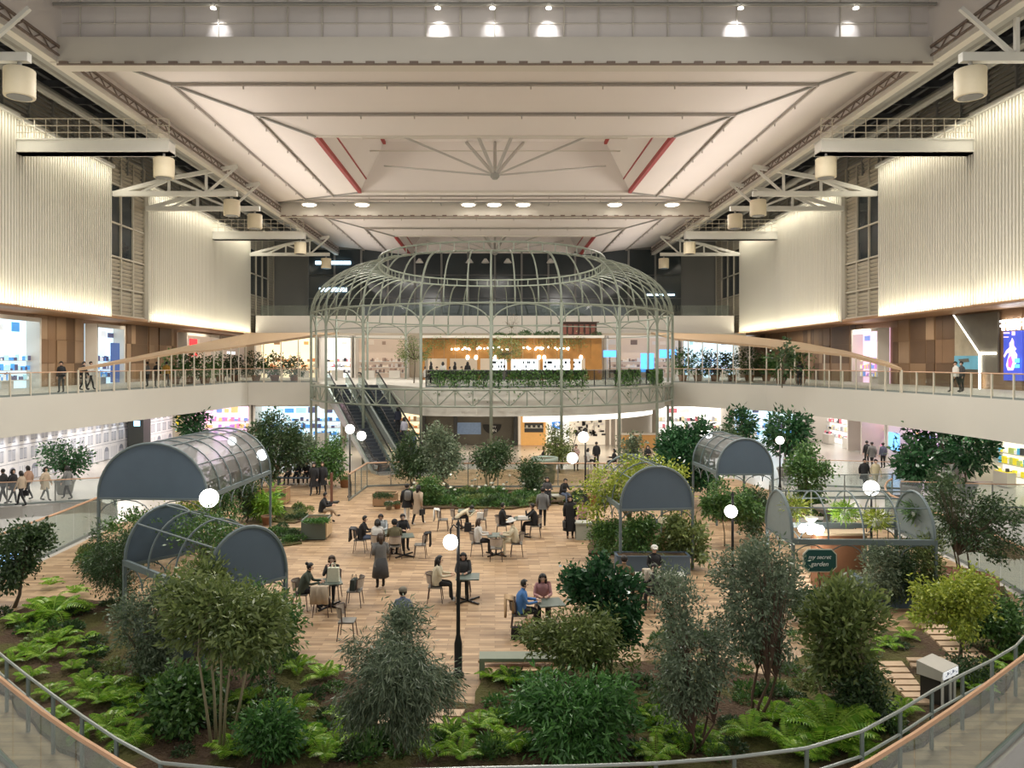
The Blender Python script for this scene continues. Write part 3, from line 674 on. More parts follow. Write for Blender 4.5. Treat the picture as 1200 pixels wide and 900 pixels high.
# ---------------------------------------------------------------- gallery back: shops at y=80, cafe box at y=72
mb = MB(); mb.box(-28,82.5,ZG,28,82.7,10.3); struct(mb.build('wall_gallery_back', mat('back_beige',(.42,.36,.28),.6,var=.05,scale=.5)))
for lab,x0,x1,pal,sd,em in (
 ('warm lit gallery shop behind the canopy posts near the mural side',-26,-19.4,'warm',41,.7),('white gallery shop bay with dark goods behind the dome poles',-19,-15.6,'white',42,.7),
 ('dim beige gallery shop bay behind the hanging hedge',-15.2,-9.6,'dim',43,.5),
 ('pale timber gallery shop with blue screens right of the cafe box',12.2,19.8,'dim',44,.6),('gallery shop bay with blue screens behind the right canopy',20.4,26.5,'blue',45,.6)):
    shop(lab,(x0,80.2,ZG),(1,0),(0,-1),x1-x0,4.6,pal,sd,emit=em)
for x0,x1,z0,z1,lab in ((11.6,13.0,7.6,8.3,'blue menu screen beside the cafe box'),(15.6,17.0,6.0,8.0,'tall blue advertising screen on the gallery'),(17.6,19.4,7.5,8.4,'wide blue shop screen behind the canopy')):
    mb = MB(); mb.box(-(x1-x0)/2,0,0,(x1-x0)/2,.1,z1-z0); mb.mi=1; mb.box(-.05,.02,ZG-z0,.05,.08,0); o = mb.build('screen',[mat('screen_cyan',(.08,.35,1),.3,var=.5,scale=1.5,emit=1.6),M_black]); o.location=((x0+x1)/2,79,z0); tag(o,lab,'screen')
t = thing('cafe_box','honey wood cafe box with lit openings and plants on its roof','cafe',(-7.0,70.5,ZG))
W=17.2; hw = mat('honey_wood',(.36,.165,.035),.5,var=.3,scale=1.5)
for k in range(16): mb = MB(); mb.box(k*W/16+.015,0,2.05,(k+1)*W/16-.015,.3,4.0); mb.build('fascia_board', hw, t)
mb = MB(); mb.box(-.2,-.2,4.0,W+.2,6,4.25); mb.build('roof', M_beam, t)
for x in (0,2.4,5.3,8.2,11.3,14.2,W-.3): mb = MB(); mb.box(x,.02,0,x+.3,.32,2.05); mb.build('post', hw, t)
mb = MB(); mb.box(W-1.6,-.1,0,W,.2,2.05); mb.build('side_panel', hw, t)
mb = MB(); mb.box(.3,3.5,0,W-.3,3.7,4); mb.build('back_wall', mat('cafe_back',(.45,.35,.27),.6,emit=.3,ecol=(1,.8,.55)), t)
for x0,x1 in ((6.6,8.1),(8.6,11.2),(11.7,13.0),(13.1,15.4)):
    mb = MB(); mb.box(x0,1.4,.7,x1,1.5,1.95); q = mb.build('lit_shelf', mat('shelf_white',(.9,.97,1),.5,var=.2,scale=3,emit=1.6), t)
    mb = MB(); rng = random.Random(int(x0*10))
    for k in range(14): x = rng.uniform(x0,x1-.2); z=rng.choice((.75,1.15,1.55)); mb.box(x,1.3,z,x+.16,1.4,z+.25)
    mb.build('bottles', mat('bottle_dark',(.05,.08,.12),.3), q)
mb = MB(); mb.box(.5,.9,0,W-2,1.3,.95); mb.build('bar_counter', mat('counter_dark',(.08,.07,.06),.5), t)
rng = random.Random(7)
mb = MB()
for k in range(46): mb.sphere((rng.uniform(2.6,15.6),-.25+rng.uniform(-.1,.1),3.0+rng.uniform(-.12,.12)),.085,6,4)
mb.build('string_light', M_globe, t)
for x in (4.4,5.2,7.0,11.2,11.7,15.2):
    mb = MB(); mb.sphere((x,-.1,2.15),.16,8,6,1.4); b = mb.build('pendant_lamp', M_globe, t); mb = MB(); mb.tube([(x,-.1,2.3),(x,-.1,4)],.012,4); mb.build('cord', M_black, b)
mb = MB(); mb.box(13.4,.6,4.25,W-.4,2.6,5.5); mb.mi=1
for k in range(6): mb.box(13.5+k*.55,.5,4.4,13.85+k*.55,.62,5.35)
mb.mi=0; mb.box(13.2,.4,5.5,W-.2,2.8,5.58); mb.build('roof_cabin',[mat('cabin_dark',(.06,.03,.02),.5),mat('cabin_red',(.14,.045,.03),.5,var=.4,scale=2)], t)
# ---------------------------------------------------------------- sage steel birdcage dome
t = thing('birdcage_dome','sage green steel birdcage dome with open top ring over the gallery disc','dome',(DC.x,DC.y,0))
NB = 20; ZSPR, ZARC, ZTOP = 10.9, 9.35, 14.75
ow, od = 9.35, 11.9
mb = MB(); mb.tube([(0,-RD,0),(0,-RD,ZSPR+.1)],.105,8); pole = mb.mesh('pole', M_sage, True)
mb = MB()
hb = PI/NB
def onring(a, z, R=RD): return Vector((R*math.sin(a),-R*math.cos(a),z))
pts = [onring(hb*math.cos(PI-PI*i/16), ZARC+(ZSPR-.05-ZARC)*math.sin(PI*i/16)) for i in range(17)]
mb.tube(pts,.05,5); arch = mb.mesh('arch', M_sage, True)
mb = MB()
n=4; za,zb=4.12,5.22
for z in (za,zb): mb.tube([onring(lerp(-hb,hb,i/6),z) for i in range(7)],.075,6)
for k in range(n):
    a0,a1 = lerp(-hb,hb,k/n), lerp(-hb,hb,(k+1)/n)
    mb.tube([onring(a0,za),onring(a0,zb)],.045,5)
    mb.tube([onring(a0,zb if k%2==0 else za),onring(a1,za if k%2==0 else zb)],.04,5)
truss = mb.mesh('truss_panel', M_sage)
for k in range(NB):
    a = 2*PI*k/NB
    link('pole', pole, t, rz=a); link('arch', arch, t, rz=a+hb); link('truss_panel', truss, t, rz=a+hb)
def rim(a, z=ZTOP, f=1.0):                          # superelliptic top ring, long in depth
    c,s = math.cos(a), math.sin(a); r = 1/((abs(s)/ow)**2.3+(abs(c)/od)**2.3)**(1/2.3)
    return Vector((r*f*s,-r*f*c,z))
for k in range(NB*3):
    a = 2*PI*k/(NB*3); p0 = onring(a,ZSPR); p1 = rim(a)
    pts = [p0.lerp(p1,0)]
    for i in range(1,11):
        th = PI/2*i/10; u = 1-math.cos(th); v = math.sin(th)
        q = p0.lerp(p1,u); q.z = lerp(ZSPR,ZTOP,v); pts.append(q)
    mb = MB(); mb.tube(pts,.055 if k%3 else .075,5); mb.build('rib', M_sage, t, True)
NR = 72
for z,f,r in ((ZTOP,1,.075),(ZTOP+.62,1,.075)):
    mb = MB(); mb.tube([rim(2*PI*i/NR,z,f) for i in range(NR)],r,6,closed=True); mb.build('top_ring', M_sage, t)
for k in range(NR):
    p = rim(2*PI*(k+.5)/NR); mb = MB(); mb.bar(p,p+Vector((0,0,.62)),.07); mb.build('ring_rung', M_sage, t)
for z,R,r in ((ZSPR,RD,.07),(ZSPR-1.5,RD,.035)):
    mb = MB(); mb.tube([onring(2*PI*i/80,z,R) for i in range(80)],r,6,closed=True); mb.build('spring_ring', M_sage, t)
# disc railing with dark posts
pts = [Vector((DC.x+14.15*math.sin(a),DC.y-14.15*math.cos(a),0)) for a in [math.radians(d) for d in range(-18,87,4)]]
balustrade('disc_railing','dark posted glass railing around the gallery disc inside the dome',pts,1.15,1.0,M_black,M_mull,.06,.06,z=ZG,gm=glass_mat('smoke_glass',(.62,.65,.63),.08))
# ---------------------------------------------------------------- escalators
def escalator(label, base, direction, length, rise):
    d = Vector(direction).normalized(); t = thing('escalator',label,'escalator',base,math.atan2(d.y,d.x)-PI/2)
    L,R,Wd = length, rise, .55                      # local y runs up the escalator
    for i in range(26):
        y = 1.0+i*(L-1.4)/26; z = R*i/26; mb = MB(); mb.box(-Wd,y,max(z-.35,0),Wd,y+(L-1.4)/26+.02,z+R/26)
        mb.build('step', mat('step_dark',(.06,.07,.085),.35,metal=.4,var=.2,scale=10), t)
    mb = MB(); mb.box(-.75,-.3,0,.75,1.0,.05); mb.build('landing_plate', mat('landing_steel',(.42,.42,.42),.3,metal=.7), t)
    for s in (-1,1):
        x = s*(Wd+.14)
        prof = [(.2,.05),(1.0,.05),(L-.4,R),(L,R),(L,R+.75),(L-.4,R+.8),(1.0,.85),(.2,.8)]
        mb = MB(); mb.plate([(x,a,b) for a,b in prof],(s*.03,0,0)); mb.build('glass_side', glass_mat('esc_glass',(.80,.86,.86),.1), t)
        mb = MB(); mb.tube([(x,.15,.3),(x,.05,.6),(x,.25,.92),(x,1.0,.95),(x,L-.4,R+.9),(x,L,R+.9)],.06,6); mb.build('handrail', M_black, t)
        mb = MB(); mb.plate([(x,.3,.0),(x,1.0,.0),(x,L,R-.9),(x,L,R+.12),(x,1.0,.18),(x,.3,.18)],(s*.14,0,0)); mb.build('skirt', mat('esc_skirt',(.42,.45,.43),.35,metal=.5), t)
    mb = MB(); mb.plate([(-.6,1.6,.0),(-.6,L,R-.95),(-.6,L,R-.3),(-.6,1.6,.12)],(1.2,0,0)); mb.build('truss_cladding', M_white, t)
    return t
ESC_D = (-.5,.866)
escalator('right escalator of the pair under the dome with riders going up',(-4.2,45.9,0),ESC_D,10.6,ZG)
escalator('empty left escalator of the pair under the dome',(-6.6,46.3,0),ESC_D,10.6,ZG)
# ---------------------------------------------------------------- garden edge: glass and grey rails, beds, paths
gg = glass_mat('green_glass',(.80,.86,.83),.14,.02)
ilw = [p for p in isl_l if p.y < 36.9 and p.x > -19.8]; irw = [p for p in isl_r if p.y < 35.6 and p.x < 19.6]
balustrade('plaza_balustrade','copper-topped glass balustrade at the plaza edge on the side of the mural',[Vector((p.x,p.y+.12,0)) for p in ilw[1:]],1.4,1.25,M_greyrail,mat('copper_rail',(.58,.34,.20),.35,metal=.3,var=.05),0,.085,gm=gg)
balustrade('plaza_balustrade','copper-topped glass balustrade at the plaza edge on the side of the kiosk',[Vector((p.x,p.y+.12,0)) for p in irw[1:]],1.4,1.25,M_greyrail,MATS['copper_rail'],0,.085,gm=gg)
balustrade('floor_balustrade','glass balustrade with wood rail at the walkway below the mural',[Vector((-20,37.6,0)),Vector((-24,36.1,0)),Vector((-30,35.3,0))],1.15,2.0,M_mull,M_rail,.05,.06)
balustrade('floor_balustrade','glass balustrade with wood rail at the walkway before the yellow shop',[Vector((20,36.4,0)),Vector((24,35.6,0)),Vector((30,34.9,0))],1.15,2.0,M_mull,M_rail,.05,.06)
balustrade('floor_balustrade','curved steel stair rail beside the trellis pavilion',smooth_line([(13.8,32.5,0),(13.0,35,0),(14.6,37.4,0),(18,38.2,0),(22,38.6,0)],4),1.2,1.3,M_mull,M_greyrail,.05,.05)
balustrade('floor_balustrade','tall glass screen with steel posts on the walkway before the white shops',[Vector((16.5,42.2,0)),Vector((25,40.2,0))],1.5,2.4,M_mull,M_rail,.05,.05)
gr_l = smooth_line([(-13.6,19.6,0),(-11.6,16.6,0),(-10.0,15.0,0),(-6.9,12.4,0),(-5.3,11.2,0),(-4.5,10.85,0),(-2.5,10.75,0),(0,10.85,0),(2.2,10.95,0),(3.9,11.2,0),(5.65,11.75,0),(8.2,13.6,0),(11.6,16.1,0),(13.9,19.4,0)],4)
balustrade('garden_rail','grey steel two-bar garden railing curving around the front planting',gr_l,1.05,1.25,M_greyrail,mat('rail_light',(.42,.45,.43),.35,metal=.4,var=.04),.05,.055,mid=.62,base=False,glass=False)
M_soil = mat('soil',(.085,.050,.026),.95,var=.55,scale=3)
M_moss = mat('moss',(.085,.085,.02),.95,var=.5,scale=2.5)
def soil_mat():
    m = M_soil; nt = m.node_tree; n = nt.nodes.new('ShaderNodeTexNoise'); n.inputs['Scale'].default_value=.8; n.inputs['Detail'].default_value=5
    tc = nt.nodes.new('ShaderNodeTexCoord'); nt.links.new(tc.outputs['Object'],n.inputs['Vector'])
    cr = nt.nodes.new('ShaderNodeValToRGB'); cr.color_ramp.elements[0].position=.45; cr.color_ramp.elements[1].position=.58
    nt.links.new(n.outputs['Fac'],cr.inputs[0]); mx = nt.nodes.new('ShaderNodeMix'); mx.data_type='RGBA'; mx.inputs[7].default_value=(.10,.095,.022,1)
    b = nt.nodes['Principled BSDF']; src = b.inputs['Base Color'].links[0].from_socket
    nt.links.new(src,mx.inputs[6]); nt.links.new(cr.outputs[0],mx.inputs[0]); nt.links.new(mx.outputs[2],b.inputs['Base Color'])
soil_mat()
def bump(m, scale, strength, dist=.05):
    nt = m.node_tree; n = nt.nodes.new('ShaderNodeTexNoise'); n.inputs['Scale'].default_value = scale; n.inputs['Detail'].default_value = 6
    tc = nt.nodes.new('ShaderNodeTexCoord'); nt.links.new(tc.outputs['Object'], n.inputs['Vector'])
    b = nt.nodes.new('ShaderNodeBump'); b.inputs['Strength'].default_value = strength; b.inputs['Distance'].default_value = dist
    nt.links.new(n.outputs['Fac'], b.inputs['Height']); nt.links.new(b.outputs[0], nt.nodes['Principled BSDF'].inputs['Normal'])
bump(M_soil, 14, 1.0, .12)
def bed(pts, hgt=.09, seed=0):
    P = [gp(*p) if len(p)==2 else Vector(p) for p in pts]; rng = random.Random(seed)
    P = resample(P+[P[0]],.5)[:-1]; P = [(p.x+rng.uniform(-.08,.08),p.y+rng.uniform(-.08,.08)) for p in P]
    mb = MB(); mb.prism(P,.0,hgt); return struct(mb.build('floor_bed', M_soil))
rl = [(p.x*.985,p.y+.12,0) for p in gr_l]
bed(rl+[tuple(gp(1180,690)),tuple(gp(1110,700)),tuple(gp(1080,742)),tuple(gp(1020,745)),tuple(gp(950,770)),tuple(gp(900,795)),tuple(gp(800,775)),tuple(gp(700,785)),tuple(gp(560,795)),
   tuple(gp(560,828)),tuple(gp(440,828)),tuple(gp(430,800)),tuple(gp(345,775)),tuple(gp(310,740)),tuple(gp(230,730)),tuple(gp(130,708)),tuple(gp(60,702))],seed=1)
bed([(110,640),(95,668),(135,668),(150,640)],.09,2)
bed([(330,594),(352,597),(364,608),(345,614),(318,612)],.05,3); bed([(322,618),(356,620),(352,638),(318,642)],.05,4)
bed([(478,575),(640,575),(655,590),(600,597),(480,597)],.08,5); bed([(690,612),(800,612),(812,652),(690,650)],.08,6); bed([(640,578),(740,578),(742,592),(655,592)],.08,7)
# timber plank paths
def plank_path(label, rows):
    t = thing('plank_path',label,'path')
    for (xa0,xb0,y0),(xa1,xb1,y1) in rows:
        q = [gp(xa0,y0),gp(xb0,y0),gp(xb1,y1),gp(xa1,y1)]
        mb = MB(); mb.plate([(p.x,p.y,.085) for p in q][::-1],(0,0,.05)); mb.build('plank', mat('plank_oak',(.56,.40,.26),.6,var=.18,scale=5), t)
rows = [((1020+k*7.2,1057+k*5.5,781.5+k*7.4),(1020+k*7.2+5,1057+k*5.5+4.2,781.5+k*7.4+5.6)) for k in range(7)]
plank_path('short path of pale timber planks between mulch beds by the kiosk', rows)
rows = [((1076+k*7.0,1106+k*8.8,737+k*6.9),(1076+k*7+5.2,1106+k*8.8+6.6,737+k*6.9+5.1)) for k in range(9)]
plank_path('long diagonal path of pale timber planks beside the yellow-green tree', rows)
plank_path('row of pale timber planks joining the two garden paths',[((1062,1092,777),(1065,1095,781)),((1066,1094,783.5),(1069,1097,788)),((1095,1112,776),(1098,1115,781))])
plank_path('pale timber planks seen behind the sign stand',[((905+k*4,938+k*4,668+k*5),(905+k*4+3,938+k*4+3,668+k*5+3.6)) for k in range(6)])
plank_path('pale paving planks in the front bed under the feathery grey tree',[((425,520,829),(421,516,837)),((430,545,839),(424,540,847)),((440,540,849),(436,536,856)),((575,690,776),(560,680,781))])
# kiosk
t = thing('sign_kiosk','dark box kiosk with white angled top panel behind the glass','kiosk',(9.1,15.2,0),math.radians(34)); t.scale=(.85,.85,.85)
mb = MB(); mb.box(-.33,-.24,0,.33,.24,.72); mb.build('body', mat('kiosk_dark',(.03,.028,.025),.5,var=.2), t)
mb = MB(); mb.plate([(-.38,-.26,.7),(-.38,-.3,.93),(-.38,.3,1.02),(-.38,.3,.7)],(.76,0,0)); tp = mb.build('top_box', mat('kiosk_stone',(.55,.52,.46),.5,var=.05), t)
mb = MB(); mb.box(-.35,-.315,.74,.35,-.29,.91); mb.mi=1; 
for k in range(7): mb.box(-.28+k*.085,-.32,.8+.02*(k%3),-.22+k*.085,-.315,.82+.035*((k*2)%3))
mb.build('notice_strip',[mat('notice_white',(.9,.92,.95),.4,var=0,emit=.4),mat('notice_ink',(.2,.25,.4),.5)], tp)
for x in (-.3,.08,.29): mb = MB(); mb.box(x-.04,-.27,.03,x+.04,-.24,.7); mb.build('front_fin', M_steel if x!=.1 else M_black, t)
# ---------------------------------------------------------------- pavilions with arched blue-grey gables
M_blue = mat('pavilion_blue',(.095,.135,.18),.55,var=.12,scale=1.2)
M_bluef = mat('pavilion_frame',(.15,.19,.20),.45,var=.06)
M_tint = glass_mat('tint_glass',(.52,.60,.68),.22,.45)
def pavilion(label, p0, ax, width, length, zb, rise, front=True, back=True, roof=False, nrib=4, frame=M_bluef, panel=M_blue, planter=None, arcade=True):
    """p0: centre of the front gable on the ground, ax: horizontal axis from front to back"""
    a = Vector((ax[0],ax[1],0)).normalized(); t = thing('arched_pavilion',label,'pavilion',(p0[0],p0[1],0),math.atan2(a.y,a.x)-PI/2)
    h = width/2
    for y in (0,length):
        for s in (-1,1): mb = MB(); mb.box(s*h-.04,y-.04,0,s*h+.04,y+.04,zb); mb.build('post', frame, t)
    for s in (-1,1):
        mb = MB(); mb.box(s*h-.04,0,zb-.14,s*h+.04,length,zb+.02); mb.build('side_beam', frame, t)
    arc = lambda n,r=1.0: [(h*r*math.cos(PI*i/n), zb+rise*r*math.sin(PI*i/n)) for i in range(n+1)]
    for y,on in ((0,front),(length,back)):
        if on:
            mb = MB(); mb.plate([(x,y-.025,z) for x,z in [(h,zb-.16)]+arc(20)+[(-h,zb-.16)]],(0,.05,0)); g = mb.build('gable_panel', panel, t)
            mb = MB(); mb.tube([(x,y-.03,z) for x,z in arc(20)],.045,6); mb.box(-h,y-.05,zb-.17,h,y+.05,zb-.1); mb.build('gable_trim', frame, g)
        else:
            mb = MB(); mb.tube([(x,y,z) for x,z in arc(20)],.04,6); mb.build('arch_rib', frame, t)
    for k in range(1,nrib):
        y = length*k/nrib; mb = MB(); mb.tube([(x,y,z) for x,z in arc(16)],.025,5); mb.build('arch_rib', frame, t)
    for i in (5,10,15) if not roof else (4,8,12,16):
        x,z = arc(20)[i]; mb = MB(); mb.tube([(x,0,z),(x,length,z)],.022,5); mb.build('purlin', frame, t)
    if roof:
        A = arc(12,.99)
        for k in range(nrib):
            for i in range(12):
                y0,y1 = length*k/nrib, length*(k+1)/nrib
                if i%3==0:
                    mb = MB()
                    for j in range(i,i+3):
                        (xa,za),(xb,zb2) = A[j],A[j+1]; mb.quad((xa,y0,za),(xa,y1,za),(xb,y1,zb2),(xb,y0,zb2))
                    mb.build('roof_pane', M_tint, t)
    if arcade:                                     # little arches under the beams
        n = max(2,round(length/1.0))
        for s in (-1,1):
            for k in range(n):
                y0,y1 = length*k/n, length*(k+1)/n; ym=(y0+y1)/2; r=(y1-y0)/2
                mb = MB(); mb.tube([(s*h,ym+r*math.cos(PI*i/8),zb-.14-r*.9+r*.88*math.sin(PI*i/8)) for i in range(9)],.018,4); mb.build('arcade_arch', frame, t)
        for y in (0,length):
            for k in range(2):
                r = h/2; xm = -h+r+k*h*1.0
                mb = MB(); mb.tube([(xm+r*math.cos(PI*i/8),y,zb-.16-r*.7+r*.68*math.sin(PI*i/8)) for i in range(9)],.018,4); mb.build('arcade_arch', frame, t)
    if planter:
        y0,y1,ph = planter; mb = MB(); mb.box(-h+.05,y0,0,h-.05,y1,ph); mb.mi=1; mb.box(-h+.1,y0+.05,ph-.02,h-.1,y1-.05,ph+.01); mb.build('planter_box',[M_blue,M_soil], t)
    return t
pavilion('large arched pavilion with solid blue-grey gable and ribbed glass barrel roof',(-11.9,25.7),(.06,1),3.9,6.0,2.4,1.8,back=False,roof=True,nrib=6)
pavilion('arched pavilion with two blue-grey gables and vine-covered open ribs in the front bed',(-5.75,17.1),(-.76,.65),2.1,4.0,1.95,1.25,nrib=3,planter=(1.2,3.6,.6))
pavilion('arched pavilion with plain grey gable before a yellow-green vine',(5.45,24.9),(-.1,1),2.5,3.2,2.2,1.3,back=False,nrib=3)
pavilion('small arched pavilion with tinted glass barrel beside the walkway',(10.75,31.8),(-.05,1),2.45,3.2,2.33,1.4,back=False,roof=True,nrib=3)
pv5 = pavilion('open trellis pavilion with pale grey arched end panels and hanging plants',(8.55,22.2),(1,-.03),2.2,4.0,1.95,1.2,nrib=4,panel=mat('pavilion_grey',(.20,.235,.235),.5,var=.1),planter=(2.2,3.9,.7))
# chandelier in the trellis pavilion
t = thing('chandelier','cluster of bright round bulbs hanging in the trellis pavilion','lamp',(9.5,22.2,2.05))
mb = MB(); mb.tube([(0,0,.1),(0,0,1.12)],.02,5); mb.lathe([(.02,.35),(.2,.3),(.02,.1)],n=10); mb.build('stem', M_steel, t)
for k in range(7):
    a=2*PI*k/6; r=.28 if k<6 else 0; mb = MB(); mb.sphere((r*math.cos(a),r*math.sin(a),-.05),.11,10,6); b = mb.build('bulb', mat('bulb_hot',(1,.98,.94),.4,var=0,emit=14), t)
    mb = MB(); mb.tube([(0,0,.15),(r*math.cos(a),r*math.sin(a),.04)],.015,5); mb.build('arm', M_steel, b)
lamp('POINT',(9.5,22.2,1.8),60,(1,.96,.9),.3)
# sign on stake
g = gp(957,775); t = thing('garden_sign','dark green octagonal garden sign with white script on a stake','sign',(8.62,19.6,0))
mb = MB(); mb.tube([(0,.03,0),(0,.03,1.9)],.02,6); mb.build('stake', mat('stake_red',(.18,.07,.05),.5), t)
oct_ = [(-.42,-.16),(-.42,.16),(-.3,.28),(.3,.28),(.42,.16),(.42,-.16),(.3,-.28),(-.3,-.28)]
mb = MB(); mb.plate([(x*1.07,.02,1.75+z*1.09) for x,z in oct_][::-1],(0,-.02,0)); mb.build('sign_border', mat('sign_cream',(.6,.6,.5),.5), t)
mb = MB(); mb.plate([(x,0,1.75+z) for x,z in oct_][::-1],(0,-.015,0)); b = mb.build('sign_board', mat('sign_green',(.006,.07,.065),.5), t)
text('my secret',b,(-.02,-.02,1.80),.15,M_ink,ext=.004,shear=.3); text('garden',b,(-.02,-.02,1.61),.17,M_ink,ext=.004,shear=.3)
mb = MB(); mb.box(-.5,1.6,0,.2,1.65,.5); [mb.box(-.45+k*.2,1.58,.1,-.38+k*.2,1.67,.62) for k in range(3)]; tag(mb.build('picket_fence', mat('fence_brown',(.25,.10,.05),.6)),'small brown picket fence behind the green garden sign','fence').location=(9.3,18.6,0)
mb = MB(); mb.box(-.75,-.25,0,.75,.25,1.75); mb.mi=1; mb.box(-.8,-.3,1.75,.8,.3,1.82); tag(mb.build('timber_cupboard',[mat('cupboard_wood',(.22,.10,.05),.5,var=.3,scale=2),mat('cupboard_top',(.5,.38,.25),.5)]),'brown timber cupboard inside the trellis pavilion','cupboard').location=(10.55,22.7,0)
# ---------------------------------------------------------------- lamp posts
def lamp_post(label, base, h, globes, r=.17, light=18, ornate=False):
    t = thing('lamp_post',label,'lamp post',base,group=None)
    mb = MB()
    mb.lathe([(.13,0),(.13,.08),(.09,.12),(.09,.75),(.065,.85),(.045,.95),(.04,h*.6),(.035,h)],n=10); mb.build('pole', M_black, t, True)
    mb = MB(); mb.lathe([(.02,h),(.06,h+.03),(.03,h+.1),(.005,h+.16)],n=8); mb.build('finial', M_black, t)
    for gx,gz in globes:
        mb = MB(); mb.tube([(0,0,h-.06),(gx*.6,0,h+.04),(gx,0,gz+r+.12),(gx,0,gz+r)] if abs(gx)>.05 else [(0,0,h-.02),(0,0,gz-r)],.018,5); a = mb.build('arm', M_black, t)
        mb = MB(); mb.sphere((gx,0,gz),r,16,10); mb.build('globe', M_globe, a, True)
        lamp('POINT',(base[0]+gx,base[1],gz),light,(1,.92,.8),r+.02)
    return t
def lp(label, gx, gy, Y, **k):
    p = at(gx,gy,Y); return lamp_post(label,(p.x,p.y,0),p.z-.17,[(0,p.z)],light=10,**k)
b = gp(537,793); lamp_post('tall black lamp post with a single hanging globe by the cafe tables',b,3.35,[(-.17,3.0)],.17,20)
b = gp(686,597); lamp_post('black lamp post with two globes at different heights by the planted glass rail',b,3.7,[(-.62,2.45),(-.1,3.45)],.26)
b = gp(410,583); lamp_post('black lamp post with two globes near the escalator foot',b,3.35,[(0,3.55),(.6,3.2)],.24)
p = at(245,583,24); lamp_post('lamp with a large and a small globe under the glass-roofed pavilion',(p.x-.1,p.y,0),2.75,[(.1,2.6)],.3)
lp('globe lamp post rising from the ferns near the seated group',307,533,33,r=.24)
lp('globe lamp post beside the glass barrel roof end',272,517,36,r=.2)
p = at(859,600,22); lamp_post('lamp post with drooping globe over the small-leaved front trees',(p.x+.02,p.y+.1,0),3.0,[(-.05,2.55)],.19)
lp('globe lamp post behind the trellis pavilion',1021,572,25.5,r=.26)
lp('globe lamp post beside the glossy tree on the walkway',914,516,37,r=.2)
lp('globe lamp post behind the small glass-barrel pavilion',830,509,38,r=.2)
lp('globe lamp post on the gallery behind the canopy',297,433,60) if False else None
# ---------------------------------------------------------------- cafe furniture
M_seat = mat('chair_seat',(.20,.19,.17),.6,var=.1); M_leg = mat('chair_leg',(.075,.045,.04),.4,var=.1); M_seat2 = mat('chair_weave',(.42,.36,.30),.7,var=.2,scale=30)
M_ttop = mat('table_green',(.10,.13,.11),.4,var=.08)
def chair_proto():
    P = []
    mb = MB(); mb.box(-.2,-.2,.43,.2,.2,.47); P.append(('seat',mb.mesh('seat',M_seat)))
    mb = MB(); arc = [(.22*math.sin(a),-.05-.2*math.cos(a)) for a in [lerp(-1.25,1.25,i/8) for i in range(9)]]
    for (x0,y0),(x1,y1) in zip(arc,arc[1:]): mb.plate([(x0,y0,.56),(x1,y1,.56),(x1*1.03,y1*1.12,.82),(x0*1.03,y0*1.12,.82)],(0,.02,0))
    P.append(('backrest',mb.mesh('backrest',M_seat2)))
    mb = MB(); mb.tube([(x*1.04,y*1.14,.83) for x,y in arc],.016,5); mb.tube([(arc[0][0],arc[0][1],.83),(arc[0][0],arc[0][1]+.02,.45)],.014,5); mb.tube([(arc[-1][0],arc[-1][1],.83),(arc[-1][0],arc[-1][1]+.02,.45)],.014,5); P.append(('back_frame',mb.mesh('back_frame',M_leg)))
    for sx in (-1,1):
        for sy in (-1,1): mb = MB(); mb.tube([(sx*.17,sy*.17,.44),(sx*.22,sy*.22,0)],[.016,.012],5); P.append(('leg',mb.mesh('leg',M_leg)))
    return P
CH = chair_proto()
def chair(pos, rz, label, group='cafe chairs on the plaza'):
    t = thing('cafe_chair',label,'chair',(pos[0],pos[1],pos[2] if len(pos)>2 else 0),rz,group)
    for n,m in CH: link(n,m,t)
    return t
mb = MB(); mb.box(-.34,-.34,.71,.34,.34,.74); TT = mb.mesh('tabletop',M_ttop)
mb = MB(); mb.tube([(0,0,.05),(0,0,.71)],.03,8); TC = mb.mesh('column',M_black)
mb = MB(); mb.bar((-.33,-.33,.03),(.33,.33,.03),.05,.04); mb.bar((-.33,.33,.031),(.33,-.33,.031),.05,.04); TF = mb.mesh('cross_foot',M_black)
def table(pos, rz, label):
    t = thing('cafe_table',label,'table',(pos[0],pos[1],pos[2] if len(pos)>2 else 0),rz,'cafe tables on the plaza')
    link('tabletop',TT,t); link('column',TC,t); link('cross_foot',TF,t); return t
# planters, benches, pots
def planter(name, label, p, sx, sy, h, m, rz=0, soil=True, cat='planter', legs=False):
    t = thing(name,label,cat,(p[0],p[1],0),rz)
    mb = MB(); mb.box(-sx/2,-sy/2,.04,sx/2,sy/2,h); mb.build('box', m, t)
    mb = MB()
    for a,b_,c,d in ((-sx/2-.02,-sy/2-.02,sx/2+.02,-sy/2+.05),(-sx/2-.02,sy/2-.05,sx/2+.02,sy/2+.02),(-sx/2-.02,-sy/2,-sx/2+.05,sy/2),(sx/2-.05,-sy/2,sx/2+.02,sy/2)): mb.box(a,b_,h,c,d,h+.04)
    mb.build('rim', m, t)
    mb = MB()
    for x in (-1,1):
        for y in (-1,1): mb.box(x*sx*.42-.04,y*sy*.38-.04,0,x*sx*.42+.04,y*sy*.38+.04,.04)
    mb.build('feet', M_black, t, kind='stuff')
    if soil: mb = MB(); mb.box(-sx/2+.05,-sy/2+.05,h-.02,sx/2-.05,sy/2-.05,h+.015); mb.build('soil', M_soil, t)
    return t
def pot(label, p, r, h, m, z=0):
    t = thing('plant_pot',label,'pot',(p[0],p[1],z))
    mb = MB(); mb.lathe([(r*.72,0),(r*.95,h*.8),(r*1.05,h*.82),(r*1.05,h),(r*.92,h),(r*.9,h*.93)],n=16); mb.build('pot', m, t, True)
    mb = MB(); mb.lathe([(r*.9,h*.92),(r*.88,h*.94)],n=16); mb.build('soil', M_soil, t); return t
